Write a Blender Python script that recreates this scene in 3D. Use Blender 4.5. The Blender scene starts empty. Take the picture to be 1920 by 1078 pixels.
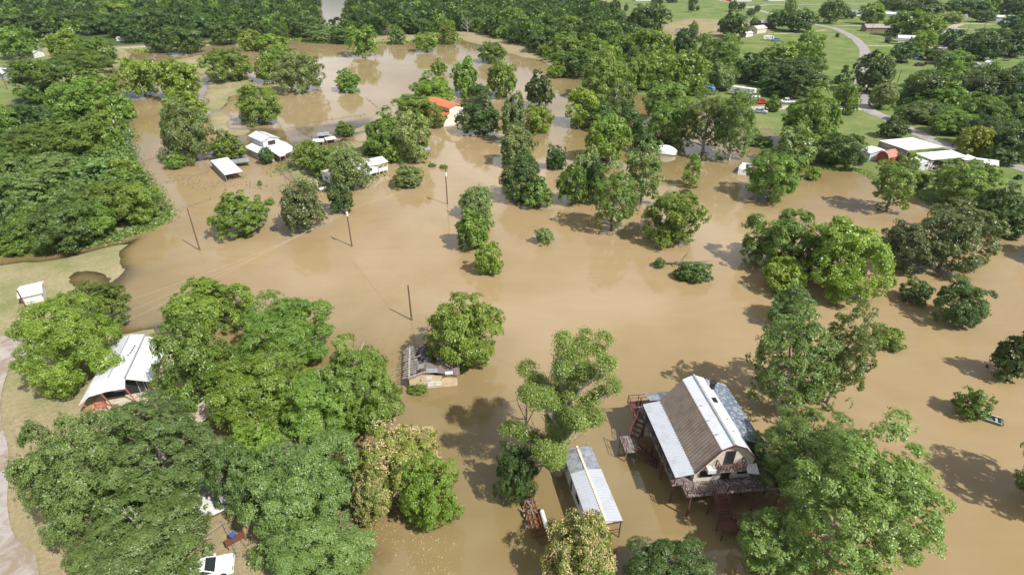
import bpy, math, random
import numpy as np
from mathutils import Vector, Matrix
R_ = math.radians
SC = bpy.context.scene
COL = SC.collection
# ---------------------------------------------------------------- camera, sky, sun, exposure
CAM_H = 50.0; PITCH = R_(31.0); FPX = 1067.0
cd = bpy.data.cameras.new('camera'); cam = bpy.data.objects.new('camera', cd); COL.objects.link(cam)
cam.location = (0, 0, CAM_H); cam.rotation_euler = (R_(90) - PITCH, 0, 0)
cd.sensor_width = 36; cd.lens = FPX / 1920 * 36; cd.clip_start = 0.5; cd.clip_end = 6000
SC.camera = cam
SUN_EL = R_(50); SUN_DIR = Vector((0.78, -0.62, 0)).normalized()     # horizontal direction towards the sun
wd = bpy.data.worlds.new('World'); SC.world = wd; wd.use_nodes = True
nt = wd.node_tree; bg = nt.nodes['Background']
sky = nt.nodes.new('ShaderNodeTexSky'); sky.sky_type = 'NISHITA'; sky.sun_disc = False
sky.sun_elevation = SUN_EL; sky.sun_rotation = math.atan2(SUN_DIR.x, SUN_DIR.y)
sky.air_density = 1.0; sky.dust_density = 1.5
tc = nt.nodes.new('ShaderNodeTexCoord'); mp = nt.nodes.new('ShaderNodeMapping'); mp.inputs['Scale'].default_value = (1, 1, 2.2)
cn = nt.nodes.new('ShaderNodeTexNoise'); cn.inputs['Scale'].default_value = 2.3; cn.inputs['Detail'].default_value = 7; cn.inputs['Roughness'].default_value = 0.55
cr = nt.nodes.new('ShaderNodeValToRGB'); cr.color_ramp.elements[0].position = 0.44; cr.color_ramp.elements[1].position = 0.60
cm = nt.nodes.new('ShaderNodeMixRGB'); cm.inputs[2].default_value = (13.5, 13.7, 14.2, 1)
nt.links.new(tc.outputs['Generated'], mp.inputs[0]); nt.links.new(mp.outputs[0], cn.inputs['Vector'])
nt.links.new(cn.outputs[0], cr.inputs[0]); nt.links.new(cr.outputs[0], cm.inputs[0]); nt.links.new(sky.outputs[0], cm.inputs[1])
nt.links.new(cm.outputs[0], bg.inputs[0]); bg.inputs[1].default_value = 0.068
sl = bpy.data.lights.new('sun', 'SUN'); sl.energy = 5.0; sl.angle = R_(0.5); sl.color = (1.0, 0.955, 0.89)
so = bpy.data.objects.new('sun', sl); COL.objects.link(so)
sv = Vector((SUN_DIR.x * math.cos(SUN_EL), SUN_DIR.y * math.cos(SUN_EL), math.sin(SUN_EL)))
so.rotation_euler = sv.to_track_quat('Z', 'Y').to_euler(); so.location = sv * 200
SC.view_settings.view_transform = 'Standard'; SC.view_settings.look = 'None'
SC.view_settings.exposure = 0.37; SC.view_settings.gamma = 1

# ---------------------------------------------------------------- picture point -> place on the ground
def at(px, py, z=0.0):
    u = (px - 960) / FPX; v = (py - 539) / FPX
    dy = math.cos(PITCH) - v * math.sin(PITCH); dz = -math.sin(PITCH) - v * math.cos(PITCH)
    t = (z - CAM_H) / dz
    return Vector((u * t, dy * t, z))
def ppm(p):
    return FPX / (p.y * math.cos(PITCH) + (CAM_H - p.z) * math.sin(PITCH))

# ---------------------------------------------------------------- materials
MATS = {}
def newmat(name):
    m = bpy.data.materials.new(name); m.use_nodes = True; MATS[name] = m
    return m, m.node_tree, m.node_tree.nodes['Principled BSDF']
def N(nt, t, **k):
    n = nt.nodes.new(t)
    for a, b in k.items():
        if a.startswith('i_'):
            key = a[2:]
            key = int(key) if key.isdigit() else key.replace('_', ' ')
            n.inputs[key].default_value = b
        else: setattr(n, a, b)
    return n
def mat(name, col, rough=0.7, metal=0.0, col2=None, scale=3.0, amt=0.5, bump=0.0, rib=None, ribs=8.0, lo=0.42, hi=0.62, stretch=(1, 1, 1)):
    """surface with a noise-driven second colour (dirt, wear) and optional ribs"""
    if name in MATS: return MATS[name]
    m, nt, b = newmat(name)
    b.inputs['Roughness'].default_value = rough; b.inputs['Metallic'].default_value = metal
    tc = N(nt, 'ShaderNodeTexCoord'); mp = N(nt, 'ShaderNodeMapping'); mp.inputs['Scale'].default_value = stretch
    nt.links.new(tc.outputs['Object'], mp.inputs[0])
    no = N(nt, 'ShaderNodeTexNoise', i_Scale=scale, i_Detail=6.0, i_Roughness=0.62)
    nt.links.new(mp.outputs[0], no.inputs['Vector'])
    rp = N(nt, 'ShaderNodeValToRGB'); rp.color_ramp.elements[0].position = lo; rp.color_ramp.elements[1].position = hi
    c2 = col2 or tuple(c * 0.7 for c in col)
    rp.color_ramp.elements[0].color = (*col, 1)
    rp.color_ramp.elements[1].color = (*[a * (1 - amt) + c * amt for a, c in zip(col, c2)], 1)
    nt.links.new(no.outputs[0], rp.inputs[0]); nt.links.new(rp.outputs[0], b.inputs['Base Color'])
    if bump or rib:
        bp = N(nt, 'ShaderNodeBump', i_Strength=max(bump, 0.4 if rib else 0), i_Distance=0.05)
        if rib:
            wv = N(nt, 'ShaderNodeTexWave', wave_type='BANDS', bands_direction=rib, i_Scale=ribs)
            nt.links.new(tc.outputs['Object'], wv.inputs['Vector']); nt.links.new(wv.outputs[0], bp.inputs['Height'])
        else: nt.links.new(no.outputs[0], bp.inputs['Height'])
        nt.links.new(bp.outputs[0], b.inputs['Normal'])
    return m
def leafmat(name, c1, c2, rough=0.42, trans=0.33):
    m, nt, b = newmat(name)
    at_ = N(nt, 'ShaderNodeAttribute', attribute_name='tint')
    oi = N(nt, 'ShaderNodeObjectInfo')
    rp = N(nt, 'ShaderNodeValToRGB'); rp.color_ramp.elements[0].color = (*c1, 1); rp.color_ramp.elements[1].color = (*c2, 1)
    nt.links.new(at_.outputs['Fac'], rp.inputs[0])
    hs = N(nt, 'ShaderNodeHueSaturation')
    mr = N(nt, 'ShaderNodeMapRange', i_3=0.78, i_4=1.22); nt.links.new(oi.outputs['Random'], mr.inputs[0]); nt.links.new(mr.outputs[0], hs.inputs['Value'])
    mr2 = N(nt, 'ShaderNodeMapRange', i_3=0.488, i_4=0.512); mu = N(nt, 'ShaderNodeMath', operation='FRACT'); m7 = N(nt, 'ShaderNodeMath', operation='MULTIPLY', i_1=7.31)
    nt.links.new(oi.outputs['Random'], m7.inputs[0]); nt.links.new(m7.outputs[0], mu.inputs[0]); nt.links.new(mu.outputs[0], mr2.inputs[0]); nt.links.new(mr2.outputs[0], hs.inputs['Hue'])
    nt.links.new(rp.outputs[0], hs.inputs['Color'])
    b.inputs['Roughness'].default_value = rough; b.inputs['Specular IOR Level'].default_value = 0.6
    nt.links.new(hs.outputs[0], b.inputs['Base Color'])
    tr = N(nt, 'ShaderNodeBsdfTranslucent'); ms = N(nt, 'ShaderNodeMixShader', i_0=trans)
    bc = N(nt, 'ShaderNodeMixRGB', blend_type='MULTIPLY', i_0=1.0); bc.inputs[2].default_value = (1.5, 1.45, 0.55, 1)
    nt.links.new(hs.outputs[0], bc.inputs[1]); nt.links.new(bc.outputs[0], tr.inputs[0])
    nt.links.new(b.outputs[0], ms.inputs[1]); nt.links.new(tr.outputs[0], ms.inputs[2])
    nt.links.new(ms.outputs[0], nt.nodes['Material Output'].inputs[0])
    return m
LEAF = {
 'pecan':  leafmat('leaf_bright_green', (0.120, 0.197, 0.022), (0.269, 0.374, 0.050)),
 'broad':  leafmat('leaf_mid_green', (0.101, 0.177, 0.024), (0.224, 0.325, 0.051)),
 'oak':    leafmat('leaf_dark_green', (0.059, 0.107, 0.022), (0.135, 0.203, 0.044)),
 'dark':   leafmat('leaf_deep_green', (0.045, 0.095, 0.019), (0.107, 0.181, 0.035)),
 'gray':   leafmat('leaf_gray_green', (0.125, 0.181, 0.051), (0.241, 0.308, 0.099)),
 'blue':   leafmat('leaf_blue_green', (0.093, 0.167, 0.040), (0.191, 0.281, 0.079)),
 'cotton': leafmat('leaf_soft_green', (0.103, 0.167, 0.028), (0.225, 0.310, 0.071)),
 'olive':  leafmat('leaf_olive', (0.078, 0.113, 0.035), (0.163, 0.203, 0.066)),
 'vine':   leafmat('leaf_vine_green', (0.099, 0.171, 0.044), (0.212, 0.302, 0.083)),
 'mimosa': leafmat('leaf_mimosa', (0.142, 0.186, 0.030), (0.271, 0.311, 0.065)),
 'yellow': leafmat('leaf_yellow_green', (0.177, 0.226, 0.022), (0.342, 0.395, 0.050)),
}
BARK = mat('bark', (0.16, 0.125, 0.095), 0.9, col2=(0.07, 0.05, 0.04), scale=6, amt=1, bump=0.5)
PALE_BARK = mat('pale_bark', (0.40, 0.36, 0.31), 0.85, col2=(0.20, 0.17, 0.14), scale=5, amt=1, bump=0.4)
DEADWOOD = mat('dead_wood', (0.42, 0.38, 0.34), 0.85, col2=(0.22, 0.19, 0.17), scale=5, amt=1)
BLOSSOM = mat('blossom', (0.50, 0.42, 0.21), 0.8, col2=(0.46, 0.31, 0.18), scale=2, amt=1)
WHITE_METAL = mat('white_sheet_metal', (0.58, 0.60, 0.63), 0.42, 0.0, col2=(0.42, 0.40, 0.37), scale=0.8, amt=0.5, lo=0.5, hi=0.75)
RIB_METAL = mat('ribbed_pale_metal', (0.43, 0.455, 0.50), 0.42, 0.1, col2=(0.30, 0.29, 0.28), scale=0.9, amt=0.6, lo=0.5, hi=0.75)
WHITE_SEAM = mat('seamed_white_roof', (0.68, 0.69, 0.71), 0.45, 0.0, col2=(0.45, 0.42, 0.38), scale=0.7, amt=0.6, lo=0.5, hi=0.8, rib='X', ribs=1.1)
GALV = mat('galvanised_sheet', (0.46, 0.49, 0.54), 0.38, 0.55, col2=(0.24, 0.23, 0.23), scale=1.5, amt=0.7)
BLUE_METAL = mat('weathered_blue_gray_sheet', (0.20, 0.25, 0.33), 0.4, 0.5, col2=(0.50, 0.52, 0.55), scale=2.4, amt=0.9, lo=0.5, hi=0.58)
TAN_METAL = mat('tan_roof_sheet', (0.35, 0.275, 0.215), 0.6, col2=(0.23, 0.18, 0.145), scale=1.2, amt=0.7)
WHITE_PAINT = mat('white_paint', (0.62, 0.62, 0.60), 0.6, col2=(0.42, 0.40, 0.35), scale=1.5, amt=0.5)
CREAM = mat('cream_siding', (0.58, 0.54, 0.46), 0.7, col2=(0.40, 0.36, 0.28), scale=1.5, amt=0.5, rib='Z', ribs=2.5)
YELLOW_WALL = mat('faded_yellow_plaster', (0.60, 0.47, 0.30), 0.85, col2=(0.40, 0.33, 0.25), scale=1.3, amt=0.8)
GREY_WALL = mat('grey_sheet_wall', (0.34, 0.36, 0.38), 0.6, col2=(0.22, 0.22, 0.22), scale=1.5, amt=0.6, rib='X', ribs=4)
RED_WOOD = mat('red_painted_wood', (0.11, 0.035, 0.03), 0.75, col2=(0.08, 0.035, 0.03), scale=3, amt=0.9)
RED_STEEL = mat('rusty_red_steel', (0.20, 0.055, 0.03), 0.7, 0.2, col2=(0.10, 0.045, 0.03), scale=5, amt=0.9)
DECK = mat('weathered_deck', (0.09, 0.065, 0.06), 0.85, col2=(0.36, 0.32, 0.30), scale=2.2, amt=0.8, lo=0.48, hi=0.6, stretch=(5, 0.7, 1))
WOOD = mat('grey_wood', (0.26, 0.22, 0.18), 0.9, col2=(0.13, 0.10, 0.08), scale=4, amt=0.9)
POLE = mat('creosote_pole', (0.15, 0.085, 0.05), 0.9, col2=(0.08, 0.045, 0.03), scale=4, amt=0.9)
CHAR = mat('charred_roof', (0.045, 0.04, 0.045), 0.9, col2=(0.20, 0.19, 0.20), scale=2.4, amt=0.9, lo=0.45, hi=0.6, bump=0.5)
SHINGLE = mat('brown_shingle', (0.13, 0.10, 0.09), 0.9, col2=(0.20, 0.165, 0.15), scale=4, amt=0.9, bump=0.3)
ORANGE = mat('orange_roof', (0.60, 0.155, 0.05), 0.5, col2=(0.48, 0.14, 0.06), scale=1.0, amt=0.6, rib='Y', ribs=1.5)
BARN_RED = mat('barn_red', (0.36, 0.065, 0.035), 0.7, col2=(0.25, 0.05, 0.03), scale=2, amt=0.7)
BARN_ROOF = mat('faded_red_roof', (0.40, 0.19, 0.14), 0.75, col2=(0.28, 0.14, 0.11), scale=2, amt=0.7)
CONC = mat('concrete', (0.42, 0.385, 0.34), 0.9, col2=(0.26, 0.22, 0.18), scale=1.0, amt=0.8)
DARK = mat('dark_interior', (0.02, 0.02, 0.022), 0.9)
RUBBER = mat('black_rubber', (0.02, 0.02, 0.02), 0.8)
GLASS = mat('dark_glass', (0.025, 0.03, 0.035), 0.08)
CAR_WHITE = mat('white_car_paint', (0.75, 0.76, 0.77), 0.25, col2=(0.7, 0.7, 0.7), scale=1)
CAR_RED = mat('red_car_paint', (0.50, 0.03, 0.025), 0.25, col2=(0.42, 0.03, 0.02), scale=1)
CAR_BLUE = mat('blue_car_paint', (0.10, 0.20, 0.42), 0.25)
CAR_DARK = mat('dark_car_paint', (0.03, 0.035, 0.045), 0.25)
CAR_GREY = mat('silver_blue_car_paint', (0.42, 0.47, 0.55), 0.3)
CHROME = mat('bright_metal', (0.6, 0.6, 0.62), 0.25, 0.9)
RUST_TRIM = mat('rust_streaks', (0.30, 0.13, 0.08), 0.8)
WIRE = mat('cable', (0.30, 0.30, 0.31), 0.5)
LIGHT_WIRE = mat('pale_cable', (0.45, 0.45, 0.44), 0.4)
BLUE_TARP = mat('blue_plastic', (0.05, 0.10, 0.26), 0.5)
STRIPE = mat('beige_stripe', (0.45, 0.38, 0.28), 0.5)
BRICK = mat('brown_brick', (0.24, 0.16, 0.12), 0.85, col2=(0.15, 0.11, 0.09), scale=6, amt=0.8)
TAN_ROOF = mat('light_tan_roof', (0.42, 0.35, 0.29), 0.7, col2=(0.30, 0.25, 0.21), scale=1.5, amt=0.6)

# ---------------------------------------------------------------- mesh building
class MB:
    def __init__(s): s.v = []; s.f = []; s.m = []; s.mi = 0; s.p = []
    def add(s, vs, fs):
        s.p.append((list(vs), list(fs)))
        o = len(s.v); s.v += [tuple(v) for v in vs]; s.f += [tuple(i + o for i in f) for f in fs]; s.m += [s.mi] * len(fs); return s
    def box(s, x0, x1, y0, y1, z0, z1):
        return s.add([(x0,y0,z0),(x1,y0,z0),(x1,y1,z0),(x0,y1,z0),(x0,y0,z1),(x1,y0,z1),(x1,y1,z1),(x0,y1,z1)],
                     [(0,3,2,1),(4,5,6,7),(0,1,5,4),(1,2,6,5),(2,3,7,6),(3,0,4,7)])
    def beam(s, a, b, w=0.1, h=None):
        a = Vector(a); b = Vector(b); d = (b - a).normalized(); up = Vector((0,0,1)) if abs(d.z) < 0.95 else Vector((0,1,0))
        x = d.cross(up).normalized(); y = x.cross(d); h = h or w
        vs = [p + x * (sx * w / 2) + y * (sy * h / 2) for p in (a, b) for sx, sy in ((-1,-1),(1,-1),(1,1),(-1,1))]
        return s.add(vs, [(3,2,1,0),(4,5,6,7),(0,1,5,4),(1,2,6,5),(2,3,7,6),(3,0,4,7)])
    def tube(s, pts, rad, n=6):
        pts = [Vector(p) for p in pts]
        if not hasattr(rad, '__len__'): rad = [rad] * len(pts)
        vs = []; fs = []
        for i, p in enumerate(pts):
            d = (pts[min(i+1, len(pts)-1)] - pts[max(i-1, 0)]).normalized()
            a = d.orthogonal().normalized() if abs(d.z) > 0.95 else d.cross(Vector((0,0,1))).normalized(); b = d.cross(a)
            vs += [p + (a * math.cos(2*math.pi*k/n) + b * math.sin(2*math.pi*k/n)) * rad[i] for k in range(n)]
        for i in range(len(pts) - 1):
            for k in range(n): fs.append((i*n+k, i*n+(k+1)%n, (i+1)*n+(k+1)%n, (i+1)*n+k))
        fs.append(tuple(range(n-1, -1, -1))); fs.append(tuple((len(pts)-1)*n+k for k in range(n)))
        return s.add(vs, fs)
    def slab(s, q, t=0.06):
        q = [Vector(p) for p in q]; n = len(q)
        vs = q + [p - Vector((0,0,t)) for p in q]
        return s.add(vs, [tuple(range(n)), tuple(range(2*n-1, n-1, -1))] + [(i, i+n, (i+1)%n+n, (i+1)%n) for i in range(n)])
    def prof(s, pr, y0, y1):
        """profile of (x, z) points swept along y"""
        n = len(pr)
        vs = [(x, y0, z) for x, z in pr] + [(x, y1, z) for x, z in pr]
        return s.add(vs, [tuple(range(n)), tuple(range(2*n-1, n-1, -1))] + [(i, i+n, (i+1)%n+n, (i+1)%n) for i in range(n)])
    def ribs(s, a, b, c, d, n, w=0.06, h=0.035):
        """raised ribs across a roof a-b-c-d, from edge a-b to edge d-c"""
        a, b, c, d = map(Vector, (a, b, c, d))
        for i in range(n + 1):
            t = i / n; s.beam(a.lerp(b, t) + Vector((0,0,h*0.4)), d.lerp(c, t) + Vector((0,0,h*0.4)), w, h)
        return s
    def cyl(s, c, r, h, axis='z', n=14):
        c = Vector(c); d = {'x': Vector((h/2,0,0)), 'y': Vector((0,h/2,0)), 'z': Vector((0,0,h/2))}[axis]
        return s.tube([c - d, c + d], r, n)
    def split(s, name, m, parent=None):
        """every added piece becomes an object of its own"""
        out = []
        for vs, fs in s.p:
            q = MB(); q.add(vs, fs); out.append(q.build(name, m, parent))
        return out
    def build(s, name, m, parent=None, smooth=False):
        me = bpy.data.meshes.new(name); me.from_pydata(s.v, [], s.f)
        for k in (m if isinstance(m, (list, tuple)) else [m]): me.materials.append(k)
        if any(s.m): me.polygons.foreach_set('material_index', s.m)
        import bmesh
        bm = bmesh.new(); bm.from_mesh(me); bmesh.ops.recalc_face_normals(bm, faces=bm.faces); bm.to_mesh(me); bm.free()
        if smooth: me.polygons.foreach_set('use_smooth', [True] * len(me.polygons))
        me.update()
        o = bpy.data.objects.new(name, me); COL.objects.link(o)
        if parent: o.parent = parent
        return o
def tag(o, label, cat, group=None, kind=None):
    o['label'] = label.replace('bushs', 'bushes'); o['category'] = cat
    if group: o['group'] = group
    if kind: o['kind'] = kind
    return o
def thing(name, label, cat, loc, rot=0.0, group=None):
    o = bpy.data.objects.new(name, None); COL.objects.link(o); o.empty_display_size = 0.3
    o.location = loc; o.rotation_euler = (0, 0, rot); tag(o, label, cat, group); return o
def wedge_roof(mb, x0, x1, y0, y1, z0, z1, t=0.07):   # slope along x from z0 (at x0) to z1 (at x1)
    return mb.slab([(x0,y0,z0),(x1,y0,z1),(x1,y1,z1),(x0,y1,z0)], t)

# ---------------------------------------------------------------- ground and water
def sdist(P, poly):
    """signed distance (positive inside) of points P (n,2) to polygon"""
    poly = np.array(poly); d = np.full(len(P), 1e9); ins = np.zeros(len(P), bool)
    n = len(poly)
    for i in range(n):
        a = poly[i]; b = poly[(i+1) % n]; e = b - a; w = P - a
        t = np.clip((w @ e) / (e @ e + 1e-9), 0, 1)
        q = w - t[:, None] * e; d = np.minimum(d, np.sqrt((q**2).sum(1)))
        c = ((a[1] <= P[:,1]) != (b[1] <= P[:,1]))
        with np.errstate(divide='ignore', invalid='ignore'):
            xs = a[0] + (P[:,1] - a[1]) * e[0] / (e[1] if e[1] != 0 else 1e-9)
        ins ^= c & (P[:,0] < xs)
    return np.where(ins, d, -d)
def G(pts): return [tuple(at(x, y).xy) for x, y in pts]
rngn = np.random.default_rng(5)
def vnoise(x, y, s, seed=0):
    r = np.random.default_rng(seed); g = r.random((64, 64)); X = x / s; Y = y / s
    xi = np.floor(X).astype(int); yi = np.floor(Y).astype(int); fx = X - xi; fy = Y - yi
    fx = fx*fx*(3-2*fx); fy = fy*fy*(3-2*fy); A = lambda i, j: g[i % 64, j % 64]
    return (A(xi,yi)*(1-fx)+A(xi+1,yi)*fx)*(1-fy) + (A(xi,yi+1)*(1-fx)+A(xi+1,yi+1)*fx)*fy
FAR = 2400.0
# (polygon on the ground, height there, softness of its edge in metres)
left_lawn = G([(60,478),(128,482),(150,520),(190,556),(250,606),(318,592),(330,640),(420,700),(560,800),(620,850),(650,868),(690,930),(710,1000),(700,1078)]) + [(-8,28),(-8,5),(-160,5),(-160,62),(-100,90)]
shallow_left = G([(100,470),(230,440),(305,418),(312,440),(268,470),(248,520),(232,560),(300,560),(318,600),(230,610),(120,500)])
penin = G([(130,478),(200,462),(275,440),(262,470),(228,505),(215,535),(185,505)])
river_cut = G([(586,60),(600,44),(606,20),(612,-8),(650,-8),(642,20),(636,50),(628,62)])
left_thicket = G([(20,474),(110,466),(200,450),(298,412),(303,396),(283,358),(242,300),(233,235),(222,200),(205,150),(215,132),(242,112),(243,99),(330,94),(420,82),(540,74),(575,76)]) + [(-210,420),(-230,900),(-260,FAR),(-3000,FAR),(-3000,60),(-160,60)]
top_woods = G([(610,78),(700,80),(860,74),(905,84),(960,104),(1012,112),(1060,132),(1100,150),(1140,172),(1200,178),(1330,196),(1405,232),(1412,262),(1470,300),(1500,312),(1560,317),(1610,318),(1660,344),(1712,360),(1752,386),(1850,404),(2000,430),(2200,470)]) + [(3000,60),(3000,FAR),(-120,FAR),(-120,700)]
mid_strip = G([(318,112),(400,99),(470,108),(466,140),(500,160),(448,182),(432,205),(442,240),(520,256),(480,268),(400,250),(372,200),(378,150)])
strip2 = G([(440,238),(540,236),(700,214),(760,230),(680,262),(600,282),(470,290),(380,300),(390,255)])
mound = G([(528,322),(560,300),(640,262),(700,258),(720,300),(700,330),(660,352),(600,362),(560,352)])
patchA = G([(690,560),(790,540),(900,580),(1010,625),(960,680),(900,660),(760,640),(700,610)])
patchB = G([(760,720),(900,700),(1000,740),(960,800),(820,790)])
patchC = G([(640,960),(760,1000),(900,1078),(700,1100),(600,1078)])
puddle = G([(1405,246),(1440,240),(1472,262),(1450,292),(1415,280)])
pad_land = G([(1090,270),(1190,300),(1215,270),(1180,240)])
POLYS = [(left_lawn,0.30,13.0),(shallow_left,-0.06,9.0),(penin,0.07,11.0),(left_thicket,0.45,3.5),(top_woods,0.50,5.0),(mid_strip,0.12,7.0),(strip2,-0.045,10.0),(mound,0.14,4.0),(patchA,-0.23,8.0),(patchB,-0.27,6.0),(patchC,-0.07,6.0)]
def height(x, y):
    P = np.stack([x, y], 1); h = np.full(len(x), -0.75)
    wob = (vnoise(x, y, 9, 1) - 0.5) * 5 + (vnoise(x, y, 3, 2) - 0.5) * 1.6
    land = np.zeros(len(x))
    for poly, tgt, soft in POLYS:
        sd = sdist(P, poly) + wob
        k = np.clip(sd / soft + 0.5, 0, 1); k = k*k*(3-2*k)
        h = h * (1-k) + np.maximum(h, tgt) * k
    sd = sdist(P, puddle) + wob * 0.5; k = np.clip(sd / 2 + 0.5, 0, 1); h = h*(1-k) - 0.3*k
    sd = sdist(P, river_cut); k = np.clip(sd / 3 + 0.5, 0, 1); h = h*(1-k) - 0.6*k
    amp = np.where(h < 0.25, 0.10, 0.02)
    return h + (vnoise(x, y, 5, 3) - 0.5) * amp + (vnoise(x, y, 14, 4) - 0.5) * amp
def axis_steps(lim, s0, grow):
    a = [0.0]
    while a[-1] < lim: a.append(a[-1] + s0 + a[-1] * grow)
    return np.array(a)
xs = axis_steps(3000, 1.0, 0.0085); xs = np.concatenate([-xs[:0:-1], xs]); ys = 8 + axis_steps(2600, 0.8, 0.0075)
GX, GY = np.meshgrid(xs, ys); gx = GX.ravel(); gy = GY.ravel(); gz = height(gx, gy)
def sample_h(x, y): return float(height(np.array([x]), np.array([y]))[0])
def grid_mesh(name, zz, keep=None):
    nx = len(xs); ny = len(ys); i, j = np.meshgrid(np.arange(nx-1), np.arange(ny-1)); i = i.ravel(); j = j.ravel()
    q = np.stack([j*nx+i, j*nx+i+1, (j+1)*nx+i+1, (j+1)*nx+i], 1)
    if keep is not None: q = q[keep[q].any(1)]
    me = bpy.data.meshes.new(name); me.vertices.add(nx*ny); me.vertices.foreach_set('co', np.stack([gx, gy, zz], 1).astype(np.float32).ravel())
    me.loops.add(len(q)*4); me.loops.foreach_set('vertex_index', q.ravel().astype(np.int32))
    me.polygons.add(len(q)); me.polygons.foreach_set('loop_start', np.arange(0, len(q)*4, 4, dtype=np.int32)); me.update()
    me.polygons.foreach_set('use_smooth', np.ones(len(q), bool)); me.validate(); return me
def fattr(me, name, vals):
    a = me.attributes.new(name, 'FLOAT', 'POINT'); a.data.foreach_set('value', vals.astype(np.float32))
me = grid_mesh('ground', gz)
P2 = np.stack([gx, gy], 1)
lush = np.clip(sdist(P2, G([(1180,-40),(1110,60),(1100,180),(1330,200),(1405,300),(1700,420),(2100,520),(3500,100),(3500,-60)])) / 8 + 0.5, 0, 1)
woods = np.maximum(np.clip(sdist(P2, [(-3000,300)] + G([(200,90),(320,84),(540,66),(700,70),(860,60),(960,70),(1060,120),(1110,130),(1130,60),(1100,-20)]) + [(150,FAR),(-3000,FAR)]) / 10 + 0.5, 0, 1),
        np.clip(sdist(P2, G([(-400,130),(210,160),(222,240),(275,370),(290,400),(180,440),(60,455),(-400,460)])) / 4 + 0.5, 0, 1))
dirt = np.clip(sdist(P2, G([(1240,48),(1300,36),(1420,42),(1440,62),(1380,78),(1250,74)])) / 10 + 0.5, 0, 1)
dirt = np.maximum(dirt, 0.8 * np.clip(sdist(P2, G([(0,700),(60,760),(210,770),(420,830),(640,860),(720,1078),(0,1200),(-100,1000)])) / 6 + 0.3, 0, 1))
dirt = np.maximum(dirt, 0.6 * np.clip(sdist(P2, G([(860,60),(1010,80),(1060,130),(940,110),(860,80)])) / 12 + 0.5, 0, 1))
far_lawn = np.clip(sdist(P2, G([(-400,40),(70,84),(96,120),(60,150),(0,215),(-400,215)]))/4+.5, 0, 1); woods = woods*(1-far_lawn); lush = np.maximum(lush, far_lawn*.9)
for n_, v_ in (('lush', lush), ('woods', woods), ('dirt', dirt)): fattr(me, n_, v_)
m, nt, b = newmat('ground_grass_and_soil'); b.inputs['Roughness'].default_value = 0.95; b.inputs['Specular IOR Level'].default_value = 0.1
tc = N(nt, 'ShaderNodeTexCoord')
n1 = N(nt, 'ShaderNodeTexNoise', i_Scale=0.09, i_Detail=8.0, i_Roughness=0.65); n2 = N(nt, 'ShaderNodeTexNoise', i_Scale=2.2, i_Detail=6.0, i_Roughness=0.75)
for n_ in (n1, n2): nt.links.new(tc.outputs['Object'], n_.inputs['Vector'])
def ramp(nt, src, c, lo, hi):
    r = N(nt, 'ShaderNodeValToRGB'); r.color_ramp.elements[0].position = lo; r.color_ramp.elements[1].position = hi
    r.color_ramp.elements[0].color = (*c[0], 1); r.color_ramp.elements[1].color = (*c[1], 1)
    nt.links.new(src, r.inputs[0]); return r.outputs[0]
def mixc(nt, f, a, b_, mode='MIX'):
    x = N(nt, 'ShaderNodeMixRGB', blend_type=mode)
    for i, s in ((0, f), (1, a), (2, b_)):
        if isinstance(s, (int, float)): x.inputs[i].default_value = s
        elif isinstance(s, tuple): x.inputs[i].default_value = (*s, 1)
        else: nt.links.new(s, x.inputs[i])
    return x.outputs[0]
dull = ramp(nt, n1.outputs[0], ((0.190,0.200,0.085),(0.325,0.268,0.162)), 0.38, 0.64)
lushc = ramp(nt, n1.outputs[0], ((0.105,0.165,0.040),(0.20,0.215,0.085)), 0.40, 0.66)
soil = ramp(nt, n1.outputs[0], ((0.34,0.25,0.165),(0.24,0.20,0.11)), 0.40, 0.62)
A = {k: N(nt, 'ShaderNodeAttribute', attribute_name=k).outputs['Fac'] for k in ('lush', 'woods', 'dirt')}
c = mixc(nt, A['lush'], dull, lushc); 
mm = N(nt, 'ShaderNodeMath', operation='MULTIPLY'); nt.links.new(A['dirt'], mm.inputs[0]); r_ = ramp(nt, n2.outputs[0], ((0.55,)*3,(1,)*3), 0.35, 0.6); nt.links.new(r_, mm.inputs[1])
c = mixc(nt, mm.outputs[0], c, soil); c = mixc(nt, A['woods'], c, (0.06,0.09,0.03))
c = mixc(nt, 1.0, c, ramp(nt, n2.outputs[0], ((0.72,)*3,(1.22,)*3), 0.3, 0.72), 'MULTIPLY')
nt.links.new(c, b.inputs['Base Color']); bp = N(nt, 'ShaderNodeBump', i_Strength=0.6, i_Distance=0.15); nt.links.new(n2.outputs[0], bp.inputs['Height']); nt.links.new(bp.outputs[0], b.inputs['Normal'])
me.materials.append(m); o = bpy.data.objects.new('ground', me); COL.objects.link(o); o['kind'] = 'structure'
wm = grid_mesh('flood_water', np.zeros(len(gx)), gz < 0.04)
fattr(wm, 'depth', np.maximum(-gz, 0))
sv_ = sdist(P2, G([(330,520),(480,600),(700,600),(960,640),(1000,700),(1160,760),(1500,1000),(1600,1200),(2600,1200),(2600,400),(1700,330),(1250,350),(1000,250),(1050,110),(700,80),(300,80),(220,200),(290,400)])) + (vnoise(gx,gy,17,8)-.5)*16
kk_ = np.clip(sv_/34+0.5, 0, 1); fattr(wm, 'silt', kk_*kk_*(3-2*kk_))
m, nt, b = newmat('muddy_flood_water')
dp = N(nt, 'ShaderNodeAttribute', attribute_name='depth')
ex = N(nt, 'ShaderNodeMath', operation='MULTIPLY', i_1=-11.0); nt.links.new(dp.outputs['Fac'], ex.inputs[0])
ee = N(nt, 'ShaderNodeMath', operation='EXPONENT'); nt.links.new(ex.outputs[0], ee.inputs[0])
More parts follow.
